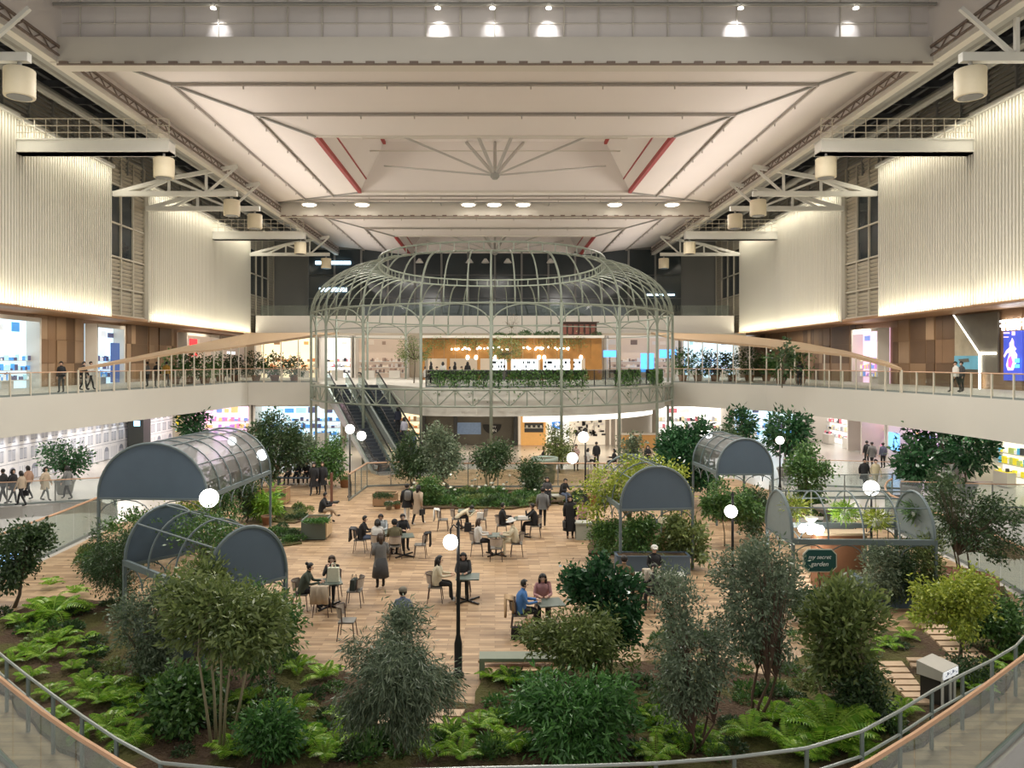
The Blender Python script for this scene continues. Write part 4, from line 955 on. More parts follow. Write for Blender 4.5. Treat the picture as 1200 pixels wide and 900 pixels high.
M_terra = mat('terracotta',(.34,.17,.09),.75,var=.15); M_oak = mat('planter_oak',(.36,.22,.12),.6,var=.2,scale=4); M_pgreen = mat('planter_green',(.10,.125,.105),.5,var=.05); M_stone = mat('bench_stone',(.42,.43,.37),.6,var=.05)
p = gp(361,632); BP = planter('bench_planter','green-grey planter box with timber end and seat beside the seated man',(p.x+.25,p.y+.35),.95,1.1,.75,M_pgreen)
mb = MB(); mb.box(.48,-.5,.1,.52,.5,.72); mb.build('end_board', mat('oak_board',(.55,.40,.24),.6,var=.15), BP)
p = gp(437,594); planter('timber_planter','brown timber planter box in front of the glass screen',(p.x+.55,p.y+.4),1.15,.75,.6,M_oak)
pot('small terracotta pot left of its twin by the timber planter',gp(455,598)+Vector((0,.2,0)),.19,.38,mat('pot_grey',(.33,.28,.22),.7,var=.1)); pot('small terracotta pot right of its twin by the timber planter',gp(465,597)+Vector((0,.2,0)),.19,.38,M_terra)
p = gp(320,592); planter('timber_planter','brown timber planter with corner post under the fern lamp',(p.x-.2,p.y+.5),1.6,.8,.75,M_oak)
p = gp(404,571); pot('terracotta pot near the lamp with two globes',(p.x,p.y),.3,.6,M_terra)
p = gp(313,615); pot('square pale terracotta pot in front of the spiky fern',(p.x,p.y),.24,.4,M_terra)
p = gp(695,592); pot('terracotta pot at the foot of the yellow-green vine',(p.x,p.y),.28,.55,M_terra)
t = thing('stone_bench','pale stone bench with dark recess before the plain gable pavilion','bench',(gp(763,693)))
mb = MB(); mb.box(-1.1,0,.36,1.1,.5,.46); mb.box(-1.1,0,0,-.85,.5,.36); mb.box(.85,0,0,1.1,.5,.36); mb.build('seat', M_stone, t); mb = MB(); mb.box(-.85,.3,0,.85,.45,.36); mb.build('recess_shade', mat('recess_shade_dark',(.06,.07,.075),.5), t)  # dark sheet stands in for the shade in the bench opening
p = gp(726,676); planter('slate_planter','long slate planter behind the pale stone bench',(p.x+1.15,p.y+.45),2.4,.6,.6,M_blue)
t = thing('stone_bench','grey-green plank bench at the front edge of the plaza','bench',gp(612,797))
mb = MB(); mb.box(-.95,0,.4,.95,.42,.47); mb.build('seat', mat('bench_green',(.22,.25,.19),.6,var=.06), t)
for x in (-.95,.83): mb = MB(); mb.box(x,.02,0,x+.12,.4,.4); mb.build('leg', MATS['bench_green'], t)
t = thing('stone_plinth','pale stone bench end beside the woman in long black coat','bench',gp(684,633)); mb = MB(); mb.box(-.3,0,0,.3,.5,.62); mb.build('block', M_stone, t); mb = MB(); mb.box(-.33,-.03,.62,.33,.53,.68); mb.build('cap', M_stone, t)
t = thing('stone_bench','pale bench where two people sit by the flower bed','bench',gp(650,592)); mb = MB(); mb.box(-.75,0,.4,.75,.5,.47); mb.build('seat', M_stone, t)
for x in (-.72,.6): mb = MB(); mb.box(x,.03,0,x+.12,.47,.4); mb.build('leg', M_stone, t)
# planted glass rails at the back of the plaza
balustrade('planted_glass_rail','wood-topped glass rail behind the flowering shrubs',[Vector((-3.2,41.5,0)),Vector((8.6,41.5,0))],1.35,1.7,M_mull,M_rail,.05,.09)
balustrade('planted_glass_rail','wood-topped glass screen corner near the escalator foot',[Vector((-4.6,42.2,0)),Vector((-7.2,41.6,0)),Vector((-7.4,37.4,0))],1.35,1.5,M_mull,M_rail,.05,.09)
p = gp(655,590); pot('large pale green tapered pot behind the glass rail',(2.9,43,0),.75,1.5,mat('pot_green',(.25,.31,.26),.5,var=.1))
t = thing('notice_stand','slim black notice stand with brown post beside the glass screen','sign',gp(406,584)+Vector((-.5,-1.2,0))); mb = MB(); mb.box(-.35,-.2,0,.35,.2,.06); mb.build('foot', M_black, t); mb = MB(); mb.box(-.06,-.04,.06,.06,.04,1.5); mb.build('post', mat('stand_brown',(.2,.09,.06),.5), t)
p = gp(790,588); planter('timber_planter','long red-brown timber planter inside the small glass-barrel pavilion',at(867,600,33).xy,2.2,.8,.85,mat('planter_red',(.24,.09,.05),.6,var=.2,scale=3))
t = thing('brick_planter','curved red-brown planter wall at the garden corner','planter',(13.55,21.6,0)); mb = MB(); mb.lathe([(1.0,0),(1.0,.75),(.95,.8),(.85,.75)],n=24); mb.build('wall', mat('corten',(.26,.10,.055),.65,var=.25,scale=2), t)
t = thing('stone_fountain','tiered stone bowl fountain behind the trellis pavilion','fountain',(11.8,26.2,0)); mb = MB(); mb.lathe([(.5,0),(.5,.12),(.2,.2),(.14,.9),(.8,1.15),(.95,1.35),(.85,1.33),(.2,1.2),(.12,1.6),(.45,1.8),(.5,1.9),(.4,1.88)],n=20); mb.build('bowl', mat('fountain_stone',(.25,.23,.2),.7,var=.2), t, True)
mb = MB(); mb.lathe([(.85,1.28),(.8,1.29)],n=20); mb.build('water', mat('water_dark',(.08,.1,.1),.05), t)
t = thing('iron_fence','low black iron fence with finials behind the trellis pavilion','fence',(10.6,28.6,0)); 
for k in range(14): mb = MB(); mb.tube([(k*.42,0,0),(k*.42,0,1.15),(k*.42,0,1.3)],[.018,.018,.004],5); mb.build('picket', M_black, t)
for z in (.2,1.05): mb = MB(); mb.bar((-.1,0,z),(5.6,0,z),.03); mb.build('rail', M_black, t)
# display mushrooms under the plain gable pavilion
for i,(px,py,c,lab) in enumerate(((762,625,(.62,.5,.33),'round-headed pale wooden post under the plain gable pavilion'),(778,612,(.72,.6,.42),'wide-brimmed straw hat on a stand under the plain gable pavilion'))):
    p = at(px,py,26.3); mb = MB()
    if i==0: mb.lathe([(.12,0),(.1,p.z+.25),(.17,p.z+.3),(.19,p.z+.42),(.1,p.z+.52),(.01,p.z+.55)],n=12)
    else: mb.lathe([(.1,0),(.06,p.z-.02),(.38,p.z),(.36,p.z+.05),(.17,p.z+.07),(.14,p.z+.18),(.02,p.z+.2)],n=16)
    o = mb.build('wooden_post' if i==0 else 'hat_stand', mat('display_%d'%i,c,.6,var=.1), None, True); o.location=(p.x,p.y,0); tag(o,lab,'stand')
t = thing('info_screen','small bright blue information screen on a black stand by the round-headed tree','screen',(-15.1,23.0,0))
mb = MB(); mb.box(-.25,-.15,0,.25,.15,.05); mb.box(-.04,-.04,.05,.04,.04,.7); mb.build('stand', M_black, t)
mb = MB(); mb.box(-.32,-.04,.6,.32,.04,1.1); mb.mi=1; mb.box(-.29,-.05,.63,.29,-.04,1.07); mb.build('display',[M_black,mat('screen_ice',(.35,.6,1),.3,var=.4,scale=4,emit=2)], t)
# ---------------------------------------------------------------- plants
LM = {'dark': leaf_mat('leaf_dark',(0.027,0.064,0.024),(0.090,0.150,0.056)), 'olive': leaf_mat('leaf_olive',(0.090,0.140,0.040),(0.260,0.320,0.100)),
 'grey': leaf_mat('leaf_grey',(0.081,0.128,0.074),(0.255,0.313,0.197)), 'mid': leaf_mat('leaf_mid',(0.039,0.114,0.032),(0.141,0.264,0.062)),
 'bright': leaf_mat('leaf_bright',(.035,.12,.028),(.13,.31,.075)), 'yellow': leaf_mat('leaf_yellow',(0.160,0.240,0.024),(0.544,0.600,0.096)),
 'fern': leaf_mat('leaf_fern',(0.146,0.354,0.025),(0.416,0.600,0.083)), 'glossy': leaf_mat('leaf_glossy',(0.018,0.070,0.029),(0.062,0.167,0.062),.25),
 'lit': leaf_mat('leaf_lit',(0.256,0.320,0.128),(0.600,0.600,0.352)), 'bloom': leaf_mat('petal',(.6,.6,.5),(.85,.84,.75)), 'redtwig': leaf_mat('leaf_red',(0.128,0.080,0.048),(0.256,0.192,0.112))}
M_bark = mat('bark',(.13,.105,.07),.85,var=.3,scale=8); M_bark2 = mat('bark_pale',(.30,.26,.16),.8,var=.2,scale=8); M_barkr = mat('bark_red',(.12,.07,.05),.8,var=.2)
def leaf_arrays(C, rs, L, W, spread=1.0, droop=.3, out=None):
    """folded quads: C (N,3) leaf bases; out (N,3) preferred directions"""
    N = len(C); d = rs.normal(size=(N,3))*spread
    if out is not None: d += out*1.1
    d[:,2] -= droop; d /= np.linalg.norm(d,axis=1)[:,None]+1e-9
    u = np.cross(d, rs.normal(size=(N,3))); u /= np.linalg.norm(u,axis=1)[:,None]+1e-9
    n = np.cross(d,u); l = L*rs.uniform(.6,1.15,N)[:,None]; w_ = W*rs.uniform(.7,1.1,N)[:,None]
    mid = C+d*l*.5
    V = np.stack([C, mid+u*w_*.5+n*w_*.14, C+d*l-n*l*.06, mid-u*w_*.5+n*w_*.14],1).reshape(-1,3)
    return V
def quads_mesh(name, V, m):
    N = len(V)//4; me = bpy.data.meshes.new(name); me.vertices.add(4*N); me.vertices.foreach_set('co', V.astype(np.float32).ravel())
    me.loops.add(4*N); me.loops.foreach_set('vertex_index', np.arange(4*N,dtype=np.int32)); me.polygons.add(N)
    me.polygons.foreach_set('loop_start', np.arange(0,4*N,4,dtype=np.int32))
    me.materials.append(m); me.update(calc_edges=True); return me
def crown_points(blobs, n, rs, shell=.55):
    vol = np.array([b[3]*b[4]*b[5] for b in blobs])**.8; vol /= vol.sum(); out=[]
    for b,k in zip(blobs, rs.multinomial(n,vol)):
        d = rs.normal(size=(k,3)); d /= np.linalg.norm(d,axis=1)[:,None]; r = rs.uniform(shell**3,1,k)**(1/3)
        out.append(np.array(b[:3])+d*r[:,None]*np.array(b[3:]))
    return np.concatenate(out)
def tree(name, label, base, blobs, leaf, nl, L, W, tips=90, sig=.14, stems=1, bark=M_bark, tr=.05, seed=1, droop=.3, shell=.45, lean=.12, cat='tree', group=None, flowers=0, z=0, z0=0, twigs=40):
    rs = np.random.RandomState(seed); rng = random.Random(seed)
    t = thing(name,label,cat,(base[0],base[1],z),0,group)
    T = crown_points(blobs,tips,rs,shell); cz = np.array([b[2] for b in blobs]).mean(); cen = np.array([np.mean([b[i] for b in blobs]) for i in range(3)])
    zlow = min(b[2]-b[5]*.7 for b in blobs)
    roots = []
    for s in range(stems):
        a = rng.uniform(0,2*PI); top = Vector(T[rng.randrange(len(T))]); fork = Vector((cen[0]*.6+lean*math.cos(a)*stems,cen[1]*.6+lean*math.sin(a)*stems,max(zlow,z0+.15)))
        p0 = Vector((.05*stems*math.cos(a)*.6,.05*stems*math.sin(a)*.6,z0)); mid = p0.lerp(fork,.5)+Vector((rng.uniform(-.06,.06),rng.uniform(-.06,.06),0))
        mb = MB(); mb.tube([p0,mid,fork,fork.lerp(top,.6)],[tr,tr*.8,tr*.62,tr*.3],7); mb.build('trunk' if stems==1 else 'stem', bark, t, True); roots.append(fork)
    mb = MB()
    for k in range(min(twigs,tips)):
        q = Vector(T[k]); f = min(roots,key=lambda r:(r-q).length); m_ = f.lerp(q,.5)+Vector((0,0,.08)); mb.tube([f,m_,q],[tr*.42,tr*.26,tr*.1],4,cap=False)
    if mb.v: mb.build('branches', bark, t, kind='stuff')
    idx = rs.randint(0,len(T),nl); C = T[idx]+rs.normal(size=(nl,3))*sig
    C[:,2] = np.maximum(C[:,2], z0+.05)
    out = C-cen; out /= np.linalg.norm(out,axis=1)[:,None]+1e-6
    link('foliage', quads_mesh('foliage', leaf_arrays(C,rs,L,W,1.0,droop,out), LM[leaf]), t, kind='stuff')
    if flowers:
        C = crown_points(blobs,flowers,rs,.9); V = np.concatenate([leaf_arrays(np.repeat(C,4,0),rs,.07,.06,1,-.2)])
        link('blossom', quads_mesh('blossom',V,LM['bloom']), t, kind='stuff')
    return t
def E(cx,cy,cz,rx,ry,rz): return (cx,cy,cz,rx,ry,rz)
def tpx(name,label,bx,by,x0,x1,y0,y1,leaf,nl,L,W,extra=None,nb=3,Y=None,**k):
    """tree by its pixel box: base pixel on the ground gives the distance, the box the crown size"""
    b = gp(bx,by) if Y is None else Vector(((bx-CX)*Y/F,Y,0)); s = b.y/F
    cx = ((x0+x1)/2-bx)*s; zt = EYE-(y0-CY)*s; zb = max(EYE-(y1-CY)*s, .12); w_ = (x1-x0)/2*s; h = (zt-zb)/2; cz=(zt+zb)/2
    rng = random.Random(bx*7+by); bl = [E(cx,0,cz,w_*.55,w_*.55,h*.66)]
    for i in range(nb+5):
        a = rng.uniform(0,2*PI); f = rng.uniform(.24,.46); v = rng.uniform(-.72,.74); q = math.sqrt(1-v*v)*rng.uniform(.6,.8)
        bl.append(E(cx+w_*q*math.cos(a),w_*q*.85*math.sin(a),cz+h*v,w_*f,w_*f,h*f*.75))
    return tree(name,label,(b.x,b.y),bl,leaf,int(nl*1.5),L*1.12,W*1.2,seed=bx+by,**k)
tpx('broadleaf_tree','dark round-headed small tree at the path end near the white fascia',16,712,-6,55,602,690,'dark',2600,.13,.06,tips=120,sig=.12,tr=.06)
tpx('conifer_shrub','dense dark feathery conifer shrub behind the front-left ferns',138,716,88,186,606,712,'dark',6500,.11,.028,tips=160,sig=.12,shell=.2,cat='shrub')
tpx('multistem_tree','tall multi-stemmed olive-leaved tree before the vine pavilion',258,885,185,332,668,778,'olive',5200,.16,.045,tips=150,sig=.13,stems=5,bark=M_bark2,tr=.03,lean=.1,nb=4)
tpx('broadleaf_shrub','upright olive shrub rising between the two blue-grey gables',232,800,205,258,640,740,'olive',1700,.15,.055,tips=70,cat='shrub')
tpx('broadleaf_shrub','dusty grey-green shrub beside the vine pavilion planter',170,800,130,205,680,790,'grey',3200,.11,.035,tips=110,shell=.25,cat='shrub')
tpx('broadleaf_shrub','large dark green shrub at the foot of the multi-stemmed tree',285,815,240,345,690,810,'mid',3800,.14,.045,tips=120,shell=.2,cat='shrub')
tpx('broadleaf_shrub','low glossy mid-green shrub in front of the vine pavilion',210,862,178,250,775,862,'mid',2200,.14,.06,tips=80,shell=.2,cat='shrub')
tpx('broadleaf_shrub','bright green bushy shrub near the garden rail',322,893,295,352,825,896,'bright',1800,.12,.04,tips=60,shell=.2,cat='shrub')
tpx('willowy_tree','feathery grey-green weeping tree in the front bed',470,893,398,532,712,872,'grey',11500,.15,.022,tips=230,sig=.12,stems=3,shell=.2,droop=1.3,nb=5,tr=.045)
tpx('bamboo_shrub','bright green lance-leaved shrub in the front bed',690,893,612,752,790,880,'bright',4000,.17,.042,tips=150,stems=4,shell=.2,droop=.6,nb=4,bark=M_bark2,tr=.025,cat='shrub')
tpx('broadleaf_shrub','rounded olive shrub hiding the cafe table',690,812,618,745,708,795,'olive',4600,.14,.04,tips=120,stems=3,shell=.3,tr=.03,cat='shrub')
tpx('magnolia_tree','dark upright glossy tree in front of the plaza centre',713,798,668,748,622,765,'glossy',3300,.15,.07,tips=110,sig=.1,shell=.3,tr=.05)
tpx('fine_leaved_tree','fine-leaved grey tree with reddish twigs at the front bed edge',808,882,752,858,655,860,'grey',5200,.095,.032,tips=260,sig=.1,stems=4,bark=M_barkr,tr=.03,shell=.35,nb=6,twigs=160)
tpx('fine_leaved_tree','taller fine-leaved grey tree under the drooping globe lamp',882,848,828,942,612,800,'grey',6800,.10,.035,tips=260,sig=.1,stems=3,bark=M_barkr,tr=.035,shell=.3,nb=6,twigs=120)
tpx('magnolia_shrub','olive magnolia shrub with upright leaves before the garden sign',985,840,940,1032,665,800,'olive',3600,.17,.055,tips=130,stems=4,bark=M_bark2,tr=.025,shell=.3,nb=4,droop=-.3,cat='shrub')
tpx('broadleaf_shrub','dark dense shrub beside the short plank path',1003,856,972,1036,788,852,'dark',2600,.10,.04,tips=80,shell=.2,cat='shrub')
tpx('maple_tree','yellow-green round-headed small tree beside the diagonal plank path',1123,782,1072,1160,668,748,'yellow',3600,.11,.05,tips=120,sig=.11,bark=M_bark,tr=.05,shell=.3)
tpx('broadleaf_shrub','mid-green shrub mass right of the yellow-green tree',1172,768,1128,1212,690,768,'mid',3000,.12,.05,tips=90,shell=.2,cat='shrub')
tpx('airy_tree','airy dark-leaved tree beside the trellis pavilion end panel',1135,694,1082,1190,548,662,'dark',3400,.12,.055,tips=240,sig=.11,stems=3,tr=.04,shell=.2,nb=5,twigs=110)
tpx('broadleaf_shrub','dark low shrub in the curved red-brown planter',1180,676,1160,1212,632,672,'dark',1100,.13,.06,tips=50,shell=.3,z0=.7,cat='shrub')
tpx('ficus_tree','dense round evergreen before the white walkway',942,614,914,972,521,604,'mid',3400,.15,.07,tips=110,sig=.15,shell=.3)
# potted glossy trees on the walkways
def potted(label, px, Y, h, leaf='glossy', r=.9, nl=700, L=.42, W=.17, pr=.5, z=0):
    x = (px-CX)*Y/F; ph = .75 if pr>.4 else .5
    pot(label+', its pot',(x,Y),pr,ph,mat('pot_slate',(.22,.22,.21),.6,var=.1) if pr>.4 else M_terra,z=z)
    return tree('potted_tree',label,(x,Y),[E(0,0,h*.72,r,r,h*.3),E(r*.3,0,h*.55,r*.7,r*.7,h*.22)],leaf,int(nl*1.9),L,W,tips=70,sig=.2,tr=.05,seed=int(px*3+Y),shell=.4,z=z,z0=ph*.9,group='potted trees')
potted('tall glossy umbrella tree before the pink shop bay',1096,40.5,4.3,r=1.5,nl=900)
potted('glossy layered umbrella tree right of the pink shop bay',1133,38.5,4.0,r=1.2,nl=700)
potted('small glossy umbrella tree left of its taller neighbour',1068,38.0,2.7,r=.9,nl=500)
potted('glossy umbrella tree before the purple shop bay',921,44.0,4.3,r=1.3,nl=800)
potted('round glossy bonsai tree on the walkway below the mural',76,39.6,2.7,r=1.1,nl=800,L=.25,W=.1)
potted('slim glossy tree before the yellow and blue toy shop',224,54,4.2,r=1.0,nl=600)
potted('dark tree by the shop front at the turquoise corner',868,54,3.6,r=1.0,nl=500)
# back-of-plaza trees
for nm,lab,px,Y,x0,x1,y0,y1,leaf,nl,L,W in (
 ('broadleaf_tree','tall dark tree beside the glass barrel roof',318,40.5,292,352,478,572,'dark',4200,.19,.08),
 ('broadleaf_tree','pale-dusted tree behind the seated group',350,43,325,378,498,560,'grey',2800,.19,.075),
 ('broadleaf_tree','loose reddish tree at the glass barrel roof end',285,38,262,312,500,590,'redtwig',1700,.16,.06),
 ('broadleaf_tree','round mid-green tree left of the two-globe lamp',388,41.5,365,402,510,560,'mid',2200,.18,.08),
 ('olive_tree','dark green leafy tree near the escalator riders',483,41,466,502,504,580,'dark',2400,.18,.07),
 ('olive_tree','broad grey olive tree in the flower bed',523,40.2,498,548,498,585,'grey',4200,.17,.065),
 ('olive_tree','uplit pale-stemmed tree with dark head in the flower bed',574,40,556,600,520,556,'dark',2200,.16,.07),
 ('citrus_tree','slim round dark tree beside the pale bench',622,39.2,608,640,536,582,'dark',1900,.15,.06),
 ('olive_tree','light airy tree on the cafe terrace',656,47,642,672,498,560,'olive',1300,.2,.07),
 ('ficus_tree','large dark glossy tree behind the yellow-green vine',795,37,756,836,492,570,'glossy',4800,.26,.1),
 ('broadleaf_tree','dark shrubby tree behind the small glass-barrel pavilion',838,39.5,815,860,498,545,'dark',1500,.2,.08),
 ('olive_tree','pale leafy tree behind the two globe lamps',736,43,724,752,505,560,'grey',1000,.2,.08)):
    tpx(nm,lab,px,0,x0,x1,y0,y1,leaf,nl,L,W,Y=Y,tips=90,sig=.2,tr=.05,shell=.3,bark=M_bark2 if 'uplit' in lab else M_bark,stems=4 if 'uplit' in lab else 1)
p = at(574,585,39.2); lamp('SPOT',(p.x,38.9,.2),60,(1,.95,.7),.05,target=(p.x,40,2.2),spot=80)
p = at(520,585,39); lamp('SPOT',(p.x,38.2,.2),60,(1,.95,.75),.05,target=(p.x,40,2.0),spot=90)
# yellow-green vine over the plain-gable pavilion, vines over the ribs, plants in pavilions
tree('climbing_vine','yellow-green climbing vine over the plain gable pavilion',(5.2,26.6),[E(-.6,0,2.7,1.2,1.0,.75),E(.5,.4,3.0,1.2,1.0,.6),E(-1.7,.3,2.0,.6,.7,1.0),E(1.5,.6,2.3,.5,.8,.9)],'yellow',3400,.15,.08,tips=120,sig=.15,stems=3,bark=M_bark2,tr=.03,seed=77,shell=.4,cat='vine')
tree('climbing_vine','green climber threading the open ribs of the vine pavilion',(-7.4,18.7),[E(-.6,.5,2.75,.8,.7,.45),E(.35,-.2,2.8,.6,.6,.45),E(.9,-.6,2.4,.4,.5,.7),E(-.2,.9,2.5,.7,.6,.5)],'mid',2300,.11,.06,tips=90,sig=.12,stems=3,tr=.02,seed=78,shell=.3,cat='vine')
for nm,lab,px,py,x0,x1,y0,y1,leaf,nl,L,W in (
 ('broadleaf_shrub','mixed shrub under the large blue-grey gable',160,668,112,235,592,650,'mid',2600,.14,.06),
 ('broadleaf_shrub','yellow-green low shrub under the large blue-grey gable',200,640,170,240,592,622,'yellow',1200,.12,.05),
 ('broadleaf_shrub','green climber bush inside the glass barrel pavilion',252,628,232,285,545,628,'mid',1800,.13,.06),
 ('broadleaf_shrub','dark green shrub row beside the glass barrel posts',288,612,270,312,560,612,'dark',2000,.15,.05),
 ('broadleaf_shrub','leafy mid-green shrub under the plain gable',745,664,728,770,607,655,'mid',1600,.14,.06),
 ('broadleaf_shrub','broad-leaved green shrub right of the hat stand',800,664,775,832,605,662,'olive',1900,.17,.07),
 ('broadleaf_shrub','dense hedge shrub left of the plain gable pavilion',712,655,690,732,604,650,'mid',1600,.13,.05),
 ('broadleaf_shrub','green shrub filling behind the drooping globe lamp',850,640,828,895,560,625,'mid',2400,.16,.06),
 ('broadleaf_shrub','dark bush at the foot of the small glass-barrel pavilion',885,632,862,910,575,628,'dark',1700,.15,.06),
 ('conifer_shrub','blue-green feathery conifer in the trellis pavilion planter',1030,712,1012,1052,632,708,'grey',2300,.13,.03),
 ('conifer_shrub','dark upright conifer in the trellis pavilion planter',1058,712,1040,1078,628,708,'dark',2300,.13,.03),
 ('conifer_shrub','olive brushy conifer at the right end of the trellis planter',1084,712,1068,1102,630,705,'olive',2000,.15,.03),
 ('broadleaf_shrub','dark shrub in front of the picket fence',955,728,930,985,690,725,'dark',1300,.12,.05),
 ('broadleaf_shrub','dark bush between the diagonal path and the kiosk',1130,805,1105,1160,775,803,'dark',900,.1,.04),
 ('broadleaf_shrub','white-flecked green shrub in the flower bed by the passing couple',505,592,487,522,558,590,'mid',1500,.13,.05),
 ('broadleaf_shrub','bright green leafy clump near the globe lamp among ferns',312,610,290,330,575,608,'fern',900,.3,.06)):
    tpx(nm,lab,px,py,x0,x1,y0,y1,leaf,nl,L,W,tips=70,sig=.13,shell=.2,tr=.025,cat='shrub',twigs=12)
# hanging baskets
for lab,px,py,leaf in (('spider plant basket hanging in the trellis pavilion',990,603,'fern'),('fern basket hanging in the trellis pavilion',1026,612,'yellow'),('ivy ball basket hanging by the arched end panel',1075,603,'mid'),('yellow-green basket hanging left of the chandelier',932,598,'yellow')):
    Yb = 22.0 if px<1060 else 22.1; p = at(px,py,Yb); t = thing('hanging_basket',lab,'plant',(p.x,p.y,p.z-.15))
    mb = MB(); mb.lathe([(.06,0),(.15,.08),(.16,.22),(.13,.22)],n=12); mb.build('pot', mat('pot_white',(.7,.7,.68),.5), t, True)
    mb = MB(); mb.tube([(0,0,.22),(0,0,3.12-p.z+.12)],.008,4); mb.build('cord', M_black, t)
    rs = np.random.RandomState(px); n=420; C = rs.normal(size=(n,3))*np.array([.14,.14,.1])+np.array([0,0,.25]); out=C-np.array([0,0,.2]); out/=np.linalg.norm(out,axis=1)[:,None]
    link('foliage', quads_mesh('foliage',leaf_arrays(C,rs,.26,.035,.5,.3,out),LM[leaf]), t, kind='stuff')
# ---------------------------------------------------------------- ferns with separate fronds
def frond_mesh(seed, L=.62, droop=.55):
    rng = random.Random(seed); mb = MB(); pts=[]
    for i in range(9):
        u=i/8; pts.append(Vector((0,L*u*(1-.12*u),.05+L*(.85*u-droop*1.35*u*u))))
    mb.tube(pts,[.008*(1-.8*i/8)+.001 for i in range(9)],3,cap=False)
    for i in range(16):
        u = .08+.9*i/16; k=u*8; a=pts[int(k)].lerp(pts[min(int(k)+1,8)],k-int(k)); l = .15*L/.62*math.sin(PI*min(1,u*.92+.1))**.7+.015
        for s in (-1,1):
            tip = a+Vector((s*l,.035,-.02*l/.1)); mb.add([a,a+Vector((s*l*.4,.028,.012)),tip,a+Vector((s*l*.4,-.012,.0))],[(0,1,2,3)])
    return mb.mesh('frond', LM['fern'])
FR = [frond_mesh(1),frond_mesh(2,.52,.35),frond_mesh(3,.7,.62)]
fern_n = [0]
def fern(x, y, s, label, group, nf=9, z=.09):
    rng = random.Random(fern_n[0]+11); fern_n[0]+=1
    t = thing('fern',label,'fern',(x,y,z),0,group); t.scale=(s,s,s)
    for k in range(nf):
        o = link('frond', FR[rng.randrange(3)], t, rz=2*PI*k/nf+rng.uniform(-.25,.25)); o.rotation_euler[0] = rng.uniform(-.15,.3)
FL = [(65,718),(100,722),(40,746),(75,752),(98,758),(30,770),(72,776),(85,790),(62,760),(48,775),(108,772),(118,830),(140,830),(160,835),(100,805),(105,818),(130,812),(75,845),(60,820),(128,860),(150,875),(22,735),(14,782),(36,800),(90,868),(168,812),(60,690),(88,700)]
for px,py in FL: p=gp(px,py); fern(p.x,p.y,random.Random(px).uniform(.6,.95),'bright green fern in the mulch bed before the dark conifer shrub','ferns before the dark conifer',8)
p = gp(62,727); fern(p.x,p.y,1.6,'large spreading yellow-green fern by the round-headed small tree',None,14)
for px,py in [(270,893),(300,870),(360,880),(382,893),(395,880),(345,840),(350,790),(380,800),(318,850),(400,850),(290,830)]: p=gp(px,py); fern(p.x,p.y,random.Random(px).uniform(.65,.9),'bright green fern between the multi-stemmed tree and the weeping tree','ferns by the multi-stemmed tree',8)
for px,py in [(505,888),(540,893),(600,880),(585,850),(575,800),(600,805),(640,800),(560,860),(530,870),(620,830)]: p=gp(px,py); fern(p.x,p.y,random.Random(px).uniform(.6,.85),'bright green fern before the lance-leaved shrub','ferns before the lance-leaved shrub',8)
for px,py in [(790,872),(770,893),(830,880),(925,880),(955,862),(970,885),(1000,880),(940,895),(1015,895),(880,870),(905,850),(765,850)]: p=gp(px,py); fern(p.x,p.y,random.Random(px).uniform(.7,1.0),'bright green fern beside the fine-leaved grey trees','ferns by the fine-leaved trees',9)
p = gp(975,872); fern(p.x,p.y,1.75,'large arching fern near the curve of the garden rail',None,16)
for px,py in [(1150,800),(1162,790),(1175,780),(1185,765),(1140,815),(1155,745),(1165,735),(1040,762),(1062,752),(1020,770),(1075,735),(1095,800),(1060,840),(1040,850),(1195,740)]: p=gp(px,py); fern(p.x,p.y,random.Random(px).uniform(.6,.9),'bright green fern in the beds around the plank paths','ferns around the plank paths',8)
# ---------------------------------------------------------------- low ground plants
def clump_mesh(leaf, seed, n=220, L=.13, W=.05, flat=.6):
    rs = np.random.RandomState(seed); d = rs.normal(size=(n,3)); d/=np.linalg.norm(d,axis=1)[:,None]; d[:,2]=abs(d[:,2])
    C = d*rs.uniform(.35,1,n)[:,None]**.6*np.array([.3,.3,.3*flat]); return quads_mesh('foliage',leaf_arrays(C,rs,L,W,.7,0,d),LM[leaf])
CL = {k:[clump_mesh(k,i) for i in range(2)] for k in ('dark','mid','olive','bright')}
def clump(x,y,s,kind,label,group,rng,z=.09,cat='plant'):
    t = thing('ground_plant',label,cat,(x,y,z),rng.uniform(0,6),group); t.scale=(s,s,s*rng.uniform(.7,1.2)); link('foliage',CL[kind][rng.randrange(2)],t,kind='stuff')
rng = random.Random(21)
def scatter(n, x0,x1,y0,y1, kinds, smin, smax, label, group, ok=lambda x,y:True):
    k=0
    while k < n:
        px,py = rng.uniform(x0,x1), rng.uniform(y0,y1)
        if not ok(px,py): continue
        p = gp(px,py); kd = rng.choice(kinds); clump(p.x,p.y,rng.uniform(smin,smax),kd,label%{'dark':'dark green','mid':'mid-green','olive':'olive','bright':'bright green'}[kd],group+' '+kd,rng); k+=1
infront = lambda px,py: py < 765+max(0,px)*.62 if px < 210 else True
scatter(66,0,340,712,895,['dark','dark','mid','olive'],.6,1.1,'%s low plant in the bed around the vine pavilion','low plants vine pavilion bed',lambda x,y: infront(x,y) and not (y<750 and x>150))
scatter(64,340,760,800,895,['dark','mid','mid','bright'],.6,1.0,'%s low plant in the bed of the weeping tree','low plants weeping tree bed',lambda x,y: not(410<x<565 and y<860))
inr = lambda px,py: py < 905-max(0,px-1000)*.78
scatter(72,760,1190,745,895,['dark','mid','olive','mid'],.6,1.0,'%s low plant in the beds around the fine-leaved trees','low plants fine-leaved beds',lambda x,y: inr(x,y) and not(1010<x<1100 and 772<y<838) and not (1070<x<1175 and 730<y<805 and x-1070>(y-735)*.8-10))
